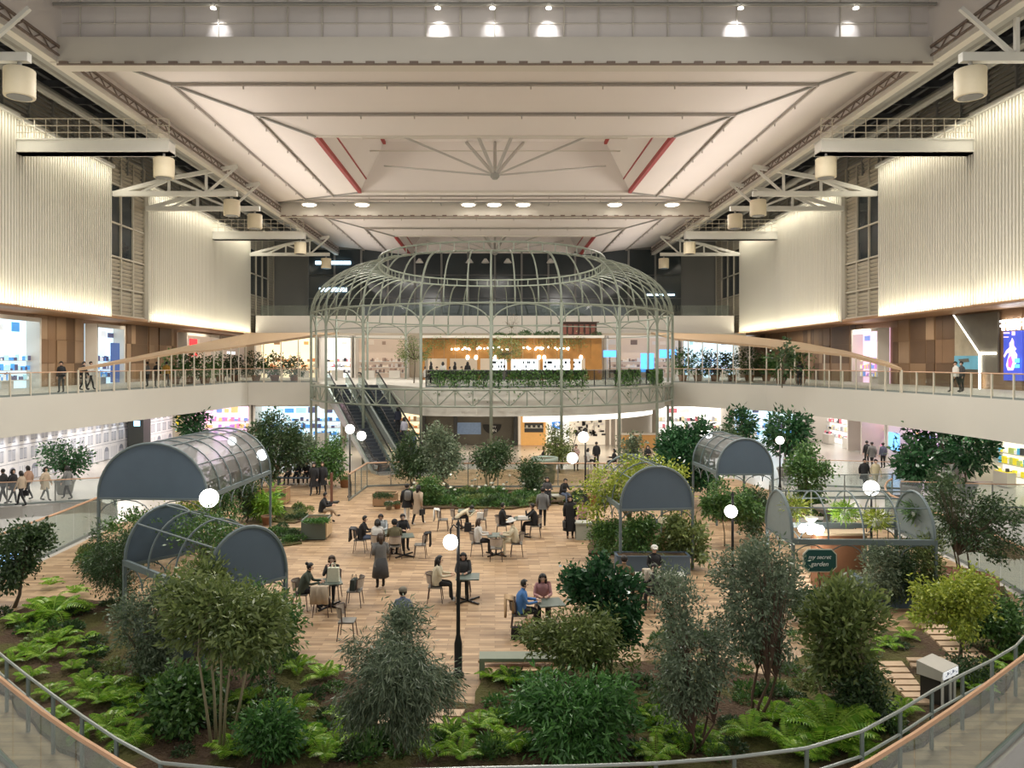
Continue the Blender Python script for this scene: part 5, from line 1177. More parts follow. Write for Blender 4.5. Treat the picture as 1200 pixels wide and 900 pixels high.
scatter(64,480,642,577,595,['dark','mid','mid','olive'],1.1,1.7,'%s low plant in the flower bed behind the cafe tables','low plants flower bed')
scatter(12,324,362,596,612,['dark','olive'],.7,1.0,'%s low plant in the strip bed by the seated man','low plants strip bed'); scatter(14,320,356,620,640,['dark','mid'],.7,1.0,'%s low plant in the strip bed near the green-grey planter','low plants second strip bed')
scatter(14,660,742,580,592,['dark','mid'],.9,1.3,'%s low plant along the planted glass rail','low plants glass rail')
scatter(14,95,140,642,668,['mid','olive'],.8,1.1,'%s low plant in the small bed behind the conifer shrub','low plants small bed')
scatter(16,692,810,616,650,['mid','dark'],.9,1.3,'%s low plant in the bed under the plain gable','low plants gable bed')
# planter fillings and blossoms
for px,py,zz,kd,lab in ((371,612,.78,'bright','bright green sedge filling the green-grey planter box'),(449,583,.62,'dark','dark foliage filling the brown timber planter'),(313,600,.4,'bright','spiky green plant in the square terracotta pot'),(322,582,.78,'bright','bright green plants filling the planter with corner post'),(455,592,.36,'dark','dark herb in the left small pot'),(466,591,.36,'dark','dark herb in the right small pot'),(404,562,.6,'mid','leafy plant in the pot near the two-globe lamp')):
    p = gp(px,py,zz)
    for k in range(3 if zz>.6 else 1): clump(p.x+(k-1)*.25*(zz>.6),p.y,.9 if zz>.6 else .7,kd,lab,'planter fillings '+lab[:18],rng,z=zz)
for k in range(34):
    px = rng.uniform(480,640); py = rng.uniform(572,586); p = gp(px,py); t = thing('white_flower','white flower head in the flower bed behind the cafe tables','flower',(p.x,p.y,.0),0,'white flowers in the flower bed')
    h = rng.uniform(.4,.75); mb = MB(); mb.tube([(0,0,0),(0,0,h)],.008,3); mb.build('stem', LM['mid'], t); mb = MB(); mb.sphere((0,0,h+.04),.085,6,4,.7); mb.build('bloom', LM['bloom'], t)
# gallery gardens behind the canopies, disc hedges, plants on the cafe roof
gi = 0
for s,xs in ((-1,(205,222,240,258,276,300,322,345)),(1,(800,818,838,858,878,898,915,938))):
    for px in xs:
        Y = 64-abs(px-(300 if s<0 else 850))*.07; Y = 58 if abs(px-CX)>330 else 66; x=(px-CX)*Y/F; gi+=1; r_=random.Random(px)
        lf = r_.choice(['mid','bright','dark','mid']); hh = r_.uniform(2.1,3.1)
        pot('terracotta pot among the gallery garden plants on the %s side'%('mural' if s<0 else 'pink shop'),(x,Y),.42,.55,M_terra,z=ZG)['group']='gallery garden pots %d'%s
        tree('gallery_shrub','leafy potted shrub under the timber canopy on the %s side'%('mural' if s<0 else 'pink shop'),(x,Y),[E(0,0,hh*.62,.95,.8,hh*.38)],lf,520,.34,.12,tips=40,sig=.2,tr=.04,seed=px,z=ZG,z0=.5,cat='shrub',group='gallery garden shrubs %d'%s,twigs=8)
p = at(935,445,46); tree('gallery_tree','slender large-leaved tree in front of the right canopy post',(p.x,48.5),[E(0,0,2.3,.7,.6,.8),E(.2,0,1.5,.4,.4,.5)],'dark',200,.42,.2,tips=24,sig=.2,tr=.04,seed=5,z=ZG,cat='tree')
def hedge(label,a0,a1,seed):
    rs = np.random.RandomState(seed); n=int((a1-a0)*75); a = np.radians(rs.uniform(a0,a1,n)); R=14.35+rs.normal(size=n)*.12; z = ZG+1.15-np.abs(rs.normal(size=n))*.62
    C = np.stack([DC.x+R*np.sin(a),DC.y-R*np.cos(a),z],1); V = leaf_arrays(C,rs,.22,.1,.8,.7)
    am = math.radians((a0+a1)/2); o = Vector((DC.x+14.35*math.sin(am),DC.y-14.35*math.cos(am),ZG)); t = thing('trailing_hedge',label,'plant',o)
    V = V-np.array(o); link('foliage',quads_mesh('foliage',V,LM['mid']),t,kind='stuff')
    mb = MB()
    for k in range(8):
        b0,b1 = math.radians(lerp(a0,a1,k/8)),math.radians(lerp(a0,a1,(k+1)/8)); mb.bar(Vector((DC.x+14.28*math.sin(b0),DC.y-14.28*math.cos(b0),ZG+1.0))-o,Vector((DC.x+14.28*math.sin(b1),DC.y-14.28*math.cos(b1),ZG+1.0))-o,.16,.25)
    mb.build('trough', M_black, t)
hedge('thick trailing hedge on the disc railing before the string-lit cafe',4,27,1); hedge('trailing hedge on the disc railing near the blue screens',37,48,2); hedge('short trailing hedge at the far end of the disc railing',54,66,3); hedge('trailing hedge beside the central dome pole',-16,3,4)
mb_p = [(-6,20),(-3,60),(1.2,40),(3.4,60),(5.5,30),(10,16)]
for k,(x,w0) in enumerate(((.4,1.0),(1.6,.7),(2.9,1.1),(4.2,.8),(5.4,1.2),(9.7,.9))):
    clump(x,71.2,2.0*w0,'dark','dark rooftop plant on the honey wood cafe box','cafe roof plants',rng,z=9.6)
tree('roof_sapling','bare-twigged sapling on the honey wood cafe box roof',(1.6,71.5),[E(0,0,1.3,.7,.5,.8)],'redtwig',160,.12,.05,tips=30,tr=.025,seed=4,z=9.6,sig=.1)
for k in range(12):
    rs = np.random.RandomState(k+90); px = (505,520,545,560,580,592,610,640,655,668,680,545)[k]; C = rs.normal(size=(140,3))*np.array([.5,.15,.35]); V = leaf_arrays(C,rs,.2,.08,.8,.8)
    x=(px-CX)*70.1/F; t = thing('ivy_swag','ivy swag trailing over the honey wood fascia','plant',(x,70.35,8.95),0,'ivy swags on the cafe fascia'); link('foliage',quads_mesh('foliage',V,LM['olive']),t,kind='stuff'); mb = MB(); mb.tube([(-.6,.1,.3),(0,.1,.25),(.6,.1,.3)],.02,4); mb.build('vine_stem', M_bark, t)
tree('indoor_tree','airy string-lit tree inside the dome left of the cafe box',(-6.6,60),[E(0,0,2.6,1.4,1.2,1.0)],'olive',900,.22,.08,tips=60,tr=.06,seed=14,z=ZG,sig=.2)
tree('indoor_tree','green tree before the string lights of the cafe box',(.8,66.5),[E(0,0,2.9,1.6,1.0,.9)],'olive',900,.24,.09,tips=60,tr=.06,seed=15,z=ZG,sig=.2)
# ---------------------------------------------------------------- people
M_skin = [mat('skin_%d'%i,c,.55,var=.04) for i,c in enumerate(((.62,.40,.29),(.55,.34,.24),(.68,.46,.35)))]
def joints(pose, lean=0.0, seed=0):
    """name -> (position, radius); forward is +y, feet (or chair feet) at z=0"""
    J = {}; rng = random.Random(seed)
    def put(n,x,y,z,r): J[n] = (Vector((x,y,z)), r)
    sit = pose.startswith('sit'); h0 = .56 if sit else .93
    c,s = math.cos(lean), math.sin(lean)
    def up(n,x,y,z,r): put(n,x,y*c+z*s,h0+z*c-y*s,r)          # torso part leaning forward about the pelvis
    put('pelvis',0,0,h0,.13); up('waist',0,0,.17,.115); up('chest',0,.0,.37,.135); up('neck',0,.01,.53,.05); up('skull',0,.03,.62,.078); up('crown',0,.03,.72,.082)
    for n,q in (('l',-1),('r',1)):
        up('sh'+n,q*.165,0,.46,.062)
        if sit:
            put('hip'+n,q*.09,.04,h0-.01,.095)
            kx = q*.11; put('knee'+n,kx,.42,.53,.066); put('ank'+n,q*.1,.40+(.06 if n=='r' else 0),.1,.042); put('toe'+n,q*.11,.56,.045,.042)
            if pose=='sit_cross' and n=='r': put('kneer',.02,.46,.60,.066); put('ankr',-.16,.62,.28,.042); put('toer',-.2,.78,.3,.042)
            S = J['sh'+n][0]
            if pose=='sit_phone': put('elb'+n,S.x+q*.05,S.y+.06,S.z-.27,.046); put('wri'+n,q*.08,S.y+.27,S.z-.2,.033); put('han'+n,q*.06,S.y+.32,S.z-.13,.034)
            elif pose=='sit_head': put('elb'+n,S.x+q*.04,S.y+.26,.80,.046); put('wri'+n,q*.06,S.y+.30,S.z+.02,.033); put('han'+n,q*.05,S.y+.25,S.z+.1,.034)
            else: put('elb'+n,S.x+q*.06,S.y+.12,S.z-.24,.046); put('wri'+n,q*.12,S.y+.36,max(.79,S.z-.28),.033); put('han'+n,q*.08,S.y+.44,max(.79,S.z-.28),.034)
        else:
            st = .24 if pose=='walk' else .03
            put('hip'+n,q*.09,0,h0-.05,.092); put('knee'+n,q*.1,q*st*.6+.04,.49,.064); put('ank'+n,q*.1,q*st-(.06 if q<0 and pose=='walk' else 0),.09,.043); put('toe'+n,q*.11,q*st+.15,.045,.042)
            S = J['sh'+n][0]
            if pose=='hold' or (pose=='phone'): put('elb'+n,S.x+q*.06,S.y-.01,1.12,.047); put('wri'+n,q*.1,.27,1.14,.034); put('han'+n,q*.06,.33,1.17,.035)
            else: put('elb'+n,S.x+q*.06,S.y-q*st*.3-.02,1.14,.047); put('wri'+n,S.x+q*.06,S.y-q*st*.5+.06,.90,.034); put('han'+n,S.x+q*.05,S.y-q*st*.5+.08,.82,.035)
    return J
BONES = [('pelvis','waist',1),('waist','chest',1),('chest','neck',1),('neck','skull',0),('skull','crown',0)]
for n in 'lr': BONES += [('chest','sh'+n,1),('sh'+n,'elb'+n,1),('elb'+n,'wri'+n,1),('wri'+n,'han'+n,0),('pelvis','hip'+n,2),('hip'+n,'knee'+n,2),('knee'+n,'ank'+n,2),('ank'+n,'toe'+n,3)]
BODY = {}
def body_mesh(pose, lean):
    key = (pose, round(lean,2))
    if key in BODY: return BODY[key]
    J = joints(pose,lean); names = list(J); ix = {n:i for i,n in enumerate(names)}
    me = bpy.data.meshes.new('body'); me.from_pydata([J[n][0] for n in names],[(ix[a],ix[b]) for a,b,_ in BONES],[])
    o = bpy.data.objects.new('body',me); COL.objects.link(o)
    sk = o.modifiers.new('s','SKIN'); sk.use_smooth_shade = True; sb = o.modifiers.new('b','SUBSURF'); sb.levels = 1; sb.render_levels = 1
    if not me.skin_vertices:
        o.select_set(True); bpy.context.view_layer.objects.active = o
    sv = me.skin_vertices[0].data
    for n in names:
        r = J[n][1]; sv[ix[n]].radius = (r*1.25,r*.9) if n in ('pelvis','waist','chest') else (r,r); sv[ix[n]].use_root = n=='pelvis'
    dg = bpy.context.evaluated_depsgraph_get(); m2 = bpy.data.meshes.new_from_object(o.evaluated_get(dg))
    bpy.data.objects.remove(o); bpy.data.meshes.remove(me)
    # fingers: four and a thumb per hand, then body zones by the nearest bone
    V = [tuple(v.co) for v in m2.vertices]; Fs = [tuple(p.vertices) for p in m2.polygons]
    segs = [(J[a][0],J[b][0],z,(J[a][1]+J[b][1])/2) for a,b,z in BONES]; zones=[]
    for p in m2.polygons:
        c = Vector(p.center); best=(9,0)
        for a,b,z,r in segs:
            d = b-a; t = max(0,min(1,(c-a).dot(d)/d.length_squared)); dist = (c-(a+d*t)).length-r
            if dist < best[0]: best=(dist,z)
        zones.append(best[1])
    mb = MB(); mb.v = V; mb.f = Fs; mb.m = zones; mb.mi = 0
    for n,q in (('l',-1),('r',1)):
        h = J['han'+n][0]; d = (h-J['wri'+n][0]).normalized(); side = d.cross(Vector((0,0,1)) if abs(d.z)<.8 else Vector((0,1,0))).normalized(); dn = side.cross(d)
        for k,l in enumerate((.065,.075,.07,.055)):
            b = h+side*(k-1.5)*.017; mb.tube([b,b+d*l*.55+dn*.008,b+d*l*.85-dn*.022],[.0095,.009,.007],5)
        b = h-d*.03-side*q*.03; mb.tube([b,b-side*q*.025+d*.03,b-side*q*.022+d*.055],[.011,.0095,.008],5)
    me3 = mb.mesh('body',[M_skin[0]]*4,True); bpy.data.meshes.remove(m2); BODY[key]=(me3,J); return BODY[key]
M_eye = mat('eye_dark',(.02,.015,.012),.3,var=0); M_lip = mat('lip',(.42,.16,.13),.5,var=0)
mb = MB(); mb.sphere((-.03,.088,.0),.011,6,4); mb.sphere((.03,.088,.0),.011,6,4); mb.mi=1; mb.cbox((0,.086,-.068),.04,.012,.01); mb.mi=2; mb.add([(-.013,.085,-.035),(.013,.085,-.035),(0,.112,-.032),(0,.086,.01)],[(0,1,2),(1,3,2),(3,0,2)])
mb.sphere((-.083,.01,-.01),.022,6,4); mb.sphere((.083,.01,-.01),.022,6,4)
FACE = mb
def hair_mesh(style, m):
    mb = MB(); mb.sphere((0,-.005,.025),.104,14,10,1.05)
    keep = []
    for f,mi in zip(mb.f,mb.m):
        c = sum((Vector(mb.v[i]) for i in f),Vector())/len(f)
        if not (c.y > .045-.25*max(0,c.z-.04) and c.z < .075) and not (c.z < -.055): keep.append(f)
    mb.f = keep; mb.m = [0]*len(keep)
    if style in ('long','bob'):
        L = -.30 if style=='long' else -.13
        for s in (-1,1): mb.tube([(s*.07,-.02,.04),(s*.085,-.01,-.06),(s*.075,-.02,L)],[.04,.04,.028],7)
        mb.tube([(0,-.055,.05),(0,-.075,-.06),(0,-.085,L)],[.07,.075,.05],9)
    if style=='bun': mb.sphere((0,-.12,.07),.05,8,6)
    me = mb.mesh('hair',m,True); return me
HM = {'black':mat('hair_black',(.012,.010,.009),.5,var=.2),'brown':mat('hair_brown',(.06,.035,.02),.5,var=.2),'grey':mat('hair_grey',(.3,.28,.25),.5,var=.2)}
HC = {}
pi_ = [0]
def cloth(c): return mat('cloth_%03d_%03d_%03d'%tuple(int(x*999) for x in c), c, .85, var=.12, scale=14)
def person(label, pos, rz, pose='stand', top=(.02,.02,.022), bottom=(.015,.015,.018), shoes=(.02,.02,.02), hair='black', style='short', lean=0.0, coat=None, coat_col=None, skirt=None, hat=None, bag=None, phone=False, scale=1.0, group=None, look=0.0, backpack=None):
    pi_[0]+=1; me,J = body_mesh(pose,lean); me = me.copy()
    sk = M_skin[pi_[0]%3]
    for i,m in enumerate((sk,cloth(top),cloth(bottom),cloth(shoes))): me.materials[i] = m
    root = thing('person',label,'person',(pos[0],pos[1],pos[2] if len(pos)>2 else 0),rz,group); root.scale=(scale,)*3
    link('body',me,root)
    head = (J['skull'][0]+J['crown'][0])/2; ax = math.atan2((J['crown'][0]-J['skull'][0]).y,(J['crown'][0]-J['skull'][0]).z)
    fm = FACE.mesh('face',[M_eye,M_lip,sk]); f = link('face',fm,root,head); f.rotation_euler=(-ax,0,look)
    k=(hair,style)
    if k not in HC: HC[k]=hair_mesh(style,HM[hair])
    h = link('hair',HC[k],root,head); h.rotation_euler=(-ax,0,look)
    sit = pose.startswith('sit')
    # jacket or coat shell that follows the torso
    T = [J['pelvis'][0],J['waist'][0],J['chest'][0],J['neck'][0]]
    if not skirt or True:
        mb = MB(); rings = []
        hem = coat if coat else (J['pelvis'][0].z-.06)
        if not sit and coat: rings.append((Vector((0,-.01,hem)),.22+max(0,.9-hem)*.12,.17+max(0,.9-hem)*.1))
        rings += [(T[0]+Vector((0,0,-.05)),.20,.155),(T[1],.185,.145),(T[2],.205,.15),(T[2].lerp(T[3],.55),.165,.115),(T[2].lerp(T[3],.85),.075,.07)]
        n=14
        for c,rx,ry in rings:
            for j in range(n): a=2*PI*j/n; mb.v.append((c.x+rx*math.cos(a),c.y+ry*math.sin(a),c.z))
        for i in range(len(rings)-1):
            for j in range(n): mb.f.append((i*n+j,i*n+(j+1)%n,(i+1)*n+(j+1)%n,(i+1)*n+j)); mb.m.append(0)
        mb.build('coat' if coat else 'jacket', cloth(coat_col or top), root, True)
    if coat or coat_col:
        mb = MB()
        for q in 'lr': mb.tube([J['sh'+q][0],J['elb'+q][0],J['wri'+q][0]],[.078,.066,.052],8)
        mb.build('sleeves', cloth(coat_col or top), root, True, kind='stuff')
    if skirt:
        mb = MB(); z1 = J['pelvis'][0].z; mb.lathe([(.27,skirt[0]),(.24,(skirt[0]+z1)/2),(.17,z1+.05)],n=14); mb.build('skirt', cloth(skirt[1]), root, True)
    if hat:
        mb = MB()
        if hat[0]=='cap': mb.sphere((0,0,.06),.112,12,8,.8); mb.plate([(-.07,.08,.055),(.07,.08,.055),(.05,.19,.04),(-.05,.19,.04)],(0,0,.012))
        elif hat[0]=='beanie': mb.sphere((0,-.01,.05),.116,12,8,1.0)
        else: mb.lathe([(.19,.04),(.18,.055),(.115,.06),(.105,.15),(.05,.175),(.005,.178)],n=14)
        o = mb.build('hat', cloth(hat[1]), root, True); o.location = head; o.rotation_euler=(-ax,0,look)
    if bag:
        mb = MB(); hp = J['hanr'][0]; mb.cbox((hp.x+.03,hp.y,hp.z-.24),.1,.3,.24); mb.tube([(hp.x+.03,hp.y-.1,hp.z-.12),(hp.x+.01,hp.y,hp.z),(hp.x+.03,hp.y+.1,hp.z-.12)],.01,5); mb.build('handbag', cloth(bag), root)
    if backpack:
        mb = MB(); c = J['chest'][0]; mb.lathe([(.1,-.24),(.15,-.2),(.15,.1),(.1,.17)],(0,-.17,c.z-.03),10); o = mb.build('backpack', cloth(backpack), root, True)
    if phone:
        mb = MB(); hp = (J['hanl'][0]+J['hanr'][0])/2; mb.cbox((hp.x,hp.y+.05,hp.z+.05),.075,.012,.15); mb.build('phone', M_black, root)
    return root
BK=(.016,.016,.018); NV=(.02,.025,.045); GY=(.16,.16,.155); DG=(.06,.06,.062); CR=(.62,.55,.40); WH=(.68,.66,.62); BR=(.16,.095,.05); TN=(.42,.33,.24); GN=(.055,.07,.05); BLU=(.07,.19,.45); PK=(.42,.22,.22); JN=(.10,.13,.2); OLV=(.11,.095,.05); BG=(.45,.36,.26)
R_,L_,UP,DN = -PI/2, PI/2, 0.0, PI            # facing right, left, away, towards the camera
g = gp
def V2(p,dx=0,dy=0): return (p.x+dx,p.y+dy,0)
# --- table group: woman in green jacket, woman behind, coat chair, bag chair
t0 = g(383,716); table(V2(t0,0,.35),.3,'cafe table with pale shopping bag beside the beige coat chair')
chair(V2(t0,-.75,.15),R_,'cafe chair under the woman in green jacket'); person('woman in dark green jacket sitting and leaning to the table',V2(t0,-.72,.15),R_,'sit',GN,BK,BK,style='bun',lean=.28)
chair(V2(t0,-.05,1.05),DN,'cafe chair behind the table with the pale shopping bag'); person('woman with brown hair sitting behind the pale shopping bag',V2(t0,-.05,1.0),DN,'sit_head',BK,BK,hair='brown',style='bob',lean=.15)
chair(V2(t0,-.05,-.35),UP,'cafe chair with a beige coat draped over its back'); chair(V2(t0,.7,.45),L_,'cafe chair holding a black and green handbag')
def drape(label,pos,rz,c,w=.46,z0=.42,z1=.86,y=-.24,name='draped_coat'):
    rng = random.Random(int(pos[0]*100)); mb = MB(); n=9; rows=[]
    for side,zz in ((1,[z0+.12,.66,z1]),(-1,[z1+.02,.62,z0])):
        for z in zz: rows.append([(lerp(-w/2,w/2,i/n)*(1+.1*(z1-z)),y-(.05 if side>0 else .11)*(1 if side<0 else -1)*1.0+.025*math.sin(i*1.9+z*5),z) for i in range(n+1)])
    for r in rows: mb.v += r
    for a in range(len(rows)-1):
        for i in range(n): b=a*(n+1)+i; mb.f.append((b,b+1,b+n+2,b+n+1)); mb.m.append(0)
    me = mb.mesh(name,cloth(c),True); o = link(name,me,None,(pos[0],pos[1],0),rz); sm=o.modifiers.new('thickness','SOLIDIFY'); sm.thickness=.03; return tag(o,label,'coat')
def bagbox(label,pos,c,w=.34,d=.16,h=.32,rz=0,z=0,handles=True):
    t = thing('shopping_bag' if h>.3 else 'handbag',label,'bag',(pos[0],pos[1],z),rz); mb = MB(); mb.add([(-w/2,-d/2,0),(w/2,-d/2,0),(w/2,d/2,0),(-w/2,d/2,0),(-w*.46,-d*.35,h),(w*.46,-d*.35,h),(w*.46,d*.35,h),(-w*.46,d*.35,h)],[(3,2,1,0),(0,1,5,4),(1,2,6,5),(2,3,7,6),(3,0,4,7),(4,5,6,7)]); mb.build('body', cloth(c), t)
    if handles:
        for s in (-1,1): mb = MB(); mb.tube([(-w*.2,s*d*.3,h-.02),(-w*.12,s*d*.3,h+.12),(w*.12,s*d*.3,h+.12),(w*.2,s*d*.3,h-.02)],.008,4); mb.build('handle', cloth(c), t)
    return t
drape('beige coat draped over the front cafe chair',V2(t0,-.05,-.35),UP,BG); bagbox('pale yellow-white shopping bag standing on the cafe table',V2(t0,.12,.3),(.66,.66,.52),h=.4,z=.745); bagbox('black and green leather bag on the cafe chair seat',V2(t0,.68,.45),(.03,.04,.035),h=.3,z=.475,rz=1.4)
# --- pair at the lamp post
t0 = g(548,706); table(V2(t0,0,.1),0,'green cafe table right of the lamp post'); chair(V2(t0,-.95,.1),R_,'cafe chair under the woman in cream jacket near the lamp post'); person('woman in cream jacket sitting with long dark hair near the lamp post',V2(t0,-.92,.1),R_,'sit',CR,BK,WH,style='long',lean=.1)
chair(V2(t0,-.15,.75),DN,'cafe chair behind the green table by the lamp post'); person('man in grey jacket with scarf sitting behind the lamp post',V2(t0,-.15,.72),DN,'sit',DG,BK,style='bob',lean=.25)
# --- blue shirt and pink cardigan
t0 = g(645,741); table(V2(t0,0,.15),.2,'cafe table half hidden by the rounded olive shrub'); chair(V2(t0,-.8,.1),R_,'cafe chair with tan and black coat on its back'); person('person in blue shirt sitting at the table by the olive shrub',V2(t0,-.78,.1),R_,'sit',BLU,BK,BK,lean=.12)
drape('tan and black coat hanging on the chair of the person in blue',V2(t0,-.8,.1),R_,(.40,.27,.15)); bagbox('black tote bag on the floor below the blue shirted person',V2(t0,-.88,-.45),BK,.3,.2,.3); bagbox('tan paper bag leaning by the black tote bag',V2(t0,-.58,-.4),(.36,.24,.11),.24,.14,.42,.3)
chair(V2(t0,-.15,1.0),DN,'cafe chair under the woman in dusty pink cardigan'); person('woman in dusty pink cardigan with long black hair at the table',V2(t0,-.15,.97),DN,'sit',PK,BK,style='long',lean=.3)
# --- woman in white, cream coat with white hat, empty chair
t0 = g(583,652); table(V2(t0,-.05,.2),.1,'cafe table between the white hat and the long-haired woman'); chair(V2(t0,-.75,.15),R_,'cafe chair with grey jacket under the woman in white sleeves'); person('woman in white sleeves and black vest at a cafe table',V2(t0,-.72,.15),R_,'sit',WH,BK,BK,hair='brown',style='long',lean=.05)
chair(V2(t0,.7,.1),L_,'cafe chair under the person with white hat'); person('person in cream outfit with white bucket hat leaning at the table',V2(t0,.66,.1),L_,'sit_cross',CR,CR,BR,hat=('bucket',WH),lean=.2,coat_col=CR)
chair(V2(t0,-.05,-.55),UP,'empty green-backed cafe chair in front of the white hat table'); bagbox('cream bag on the empty green-backed chair',V2(t0,.05,-.5),CR,.3,.2,.25,z=.475)
# --- two men in black
t0 = g(613,631); table(V2(t0,-.05,.35),.1,'green cafe table between two men in black'); chair(V2(t0,-.85,.35),R_,'cafe chair under the man in black facing the escalator side'); person('man in black sweater sitting upright at the two-man table',V2(t0,-.82,.35),R_,'sit',BK,BK)
chair(V2(t0,.5,.3),L_,'cafe chair under the drinking man in black'); person('man in black drinking at the two-man table',V2(t0,.47,.3),L_,'sit_head',BK,BK,lean=.1); bagbox('white folded jacket on the two-man table',V2(t0,.0,.15),WH,.42,.3,.12,z=.745,handles=False)
# --- bent-over person
t0 = g(540,622); table(V2(t0,.2,.55),0,'green cafe table behind the bent-over person'); chair(V2(t0,-.75,.1),R_,'cafe chair with a white coat thrown over it'); chair(V2(t0,.85,.2),L_,'cafe chair with a white fluffy bag on it'); person('person in cream sweater bent over between two chairs',V2(t0,-.15,.25),R_,'sit',CR,BK,lean=1.0); chair(V2(t0,-.18,.25),R_,'cafe chair under the bent-over person'); drape('white coat thrown over a cafe chair',V2(t0,-.75,.1),R_,WH); bagbox('white fluffy bag on a cafe chair',V2(t0,.82,.2),WH,.32,.25,.24,z=.475); bagbox('black box bag on the floor under the bent-over person',V2(t0,.3,-.1),BK,.3,.25,.35,handles=False)
# --- group of five
t0 = g(462,652); table(V2(t0,.35,.1),.2,'green cafe table beside the dark-coated chair'); table(V2(t0,-.45,.6),.1,'cafe table at the middle of the large group')
chair(V2(t0,-1.35,.65),R_,'cafe chair with dark coat under the person at the group end'); person('person in black sweater at the end of the large group',V2(t0,-1.3,.65),R_,'sit',BK,JN,BK,lean=.15); drape('dark coat hanging on the chair at the group end',V2(t0,-1.35,.65),R_,DG)
chair(V2(t0,-.65,1.35),DN,'cafe chair behind the large group table'); person('person in pale grey top sitting behind the large group table',V2(t0,-.65,1.3),DN,'sit',(.5,.53,.55),DG,lean=.3); person('man in black puffer jacket sitting with the large group',V2(t0,.1,1.15),DN+.5,'sit',BK,BK,lean=.2,coat_col=BK); chair(V2(t0,.1,1.2),DN+.5,'cafe chair under the man in black puffer')
chair(V2(t0,-.6,-.05),UP,'pale cafe chair with its back to the standing woman'); person('woman with dark hair seated with her back to the standing woman',V2(t0,-.6,-.02),UP,'sit',WH,BK,style='bob')
chair(V2(t0,.05,-.25),UP+.3,'cafe chair under the person in brown jacket'); person('person in brown jacket seen from behind at the group table',V2(t0,.05,-.22),UP+.2,'sit',OLV,BK,BK,hat=('beanie',BK),lean=.15,coat_col=OLV); chair(V2(t0,.95,-.1),L_,'cafe chair draped with a black bag beside the large group'); drape('black bag strap coat over the chair beside the large group',V2(t0,.95,-.1),L_,BK,w=.36)
# --- standing and walking on the plaza
person('woman in grey coat and dark skirt standing with her back turned',V2(g(446,690)),UP+.4,'phone',GY,BK,BR,hair='brown',style='long',coat=.72,coat_col=GY,skirt=(.38,DG))
person('man in black coat and white trousers walking with grey backpack',V2(g(477,613)),UP+.3,'walk',BK,WH,WH,coat=.7,backpack=GY); person('woman in beige trench coat walking beside the backpack man',V2(g(490,615)),UP-.5,'walk',TN,BK,WH,style='long',coat=.5,coat_col=TN,bag=BK)
person('person in long black coat walking arm in arm',V2(g(368,580)),DN,'walk',BK,BK,BK,coat=.45,style='bob'); person('man in black coat with beige scarf walking arm in arm',V2(g(378,579)),DN,'walk',BK,BK,BK,coat=.5,hair='brown')
person('man in grey jacket and black trousers walking away',V2(g(636,619)),UP,'walk',GY,BK,BK,coat=.82,coat_col=GY)
person('woman in long black coat standing with a bag near the stone bench end',V2(g(668,631)),DN,'stand',BK,BK,BR,style='long',coat=.32,coat_col=BK,bag=DG)
person('person in pink and white sitting behind the stone bench end',V2(g(684,631),.05,1.05),DN,'sit',(.55,.3,.3),BK,style='long'); chair(V2(g(684,631),.05,1.08),DN,'cafe chair behind the stone bench end')
q = g(378,613); person('man in black jacket sitting cross-legged with phone on the planter seat',(q.x-.05,q.y+.05,0),R_,'sit_cross',BK,TN,BK,phone=False,lean=.2,coat_col=BK)
t = thing('timber_stool','timber stool cube beside the green-grey planter','stool',(q.x-.1,q.y+.05,0)); mb = MB(); mb.box(-.25,-.4,.38,.2,.4,.45); mb.build('top', MATS['oak_board'], t); mb = MB(); mb.box(-.2,-.35,0,.12,.35,.38); mb.build('base', M_oak, t)
person('man in black sitting on the pale bench looking down',V2(g(650,592),.4,.2),DN+.6,'sit',BK,JN,BK,lean=.3); person('woman with dark hair sitting on the pale bench by the flower bed',V2(g(650,592),-.35,.25),DN,'sit',DG,BK,style='long')
person('child in pink fluffy coat standing by the seated group',V2(g(325,567)),R_,'hold',(.5,.27,.22),(.5,.38,.3),WH,coat=.75,coat_col=(.5,.27,.22),scale=.85)
person('woman in grey patterned coat sitting beside the child in pink',V2(g(338,567)),DN,'sit',GY,BK,BK,style='long',lean=.2); person('man in dark suit sitting beside the woman in grey',V2(g(349,567)),DN,'sit',NV,BK,WH); person('person in black sitting at the end of the seated group',V2(g(360,567)),DN,'sit',BK,BK,WH,lean=.2)
t = thing('stone_bench','long dark bench under the seated group by the trees','bench',V2(g(349,568),0,-.1)); mb = MB(); mb.box(-1.2,-.2,.38,1.3,.25,.45); mb.build('seat', M_blue, t)
for x in (-1.1,1.1): mb = MB(); mb.box(x,-.15,0,x+.1,.2,.38); mb.build('leg', M_blue, t)
# --- right side by the stone bench
q = g(772,716); chair((q.x,q.y,0),L_+.2,'cafe chair under the man in black with a phone'); person('man in black hoodie sitting cross-legged looking at his phone',(q.x-.03,q.y,0),L_+.2,'sit_cross',BK,BK,WH,lean=.1)
q = g(730,706); chair((q.x,q.y,0),R_+.9,'cafe chair under the person in brown coat behind the dark tree'); person('person in brown coat seen from behind beside the dark glossy tree',(q.x,q.y+.03,0),R_+.9,'sit',(.15,.10,.05),BK,coat_col=(.15,.10,.05),lean=.1)
q = g(762,706); bq = g(763,693); chair((q.x,q.y+.1,0),UP,'cafe chair with cream fur-lined coat and pink scarf'); drape('cream fur-lined coat with pink scarf over a chair back',(q.x,q.y+.1,0),UP,(.55,.48,.38),w=.5,z0=.35,z1=1.0); person('person in black with white cap sitting on the pale stone bench',(bq.x+.15,bq.y+.25,0),DN,'sit',BK,BK,hat=('cap',WH))
q = g(472,752); chair((q.x,q.y,0),UP,'cafe chair behind the weeping tree'); person('person in blue jacket and grey cap behind the weeping tree',(q.x,q.y,0),UP,'sit',(.13,.16,.24),BK,hat=('cap',(.2,.18,.14)))
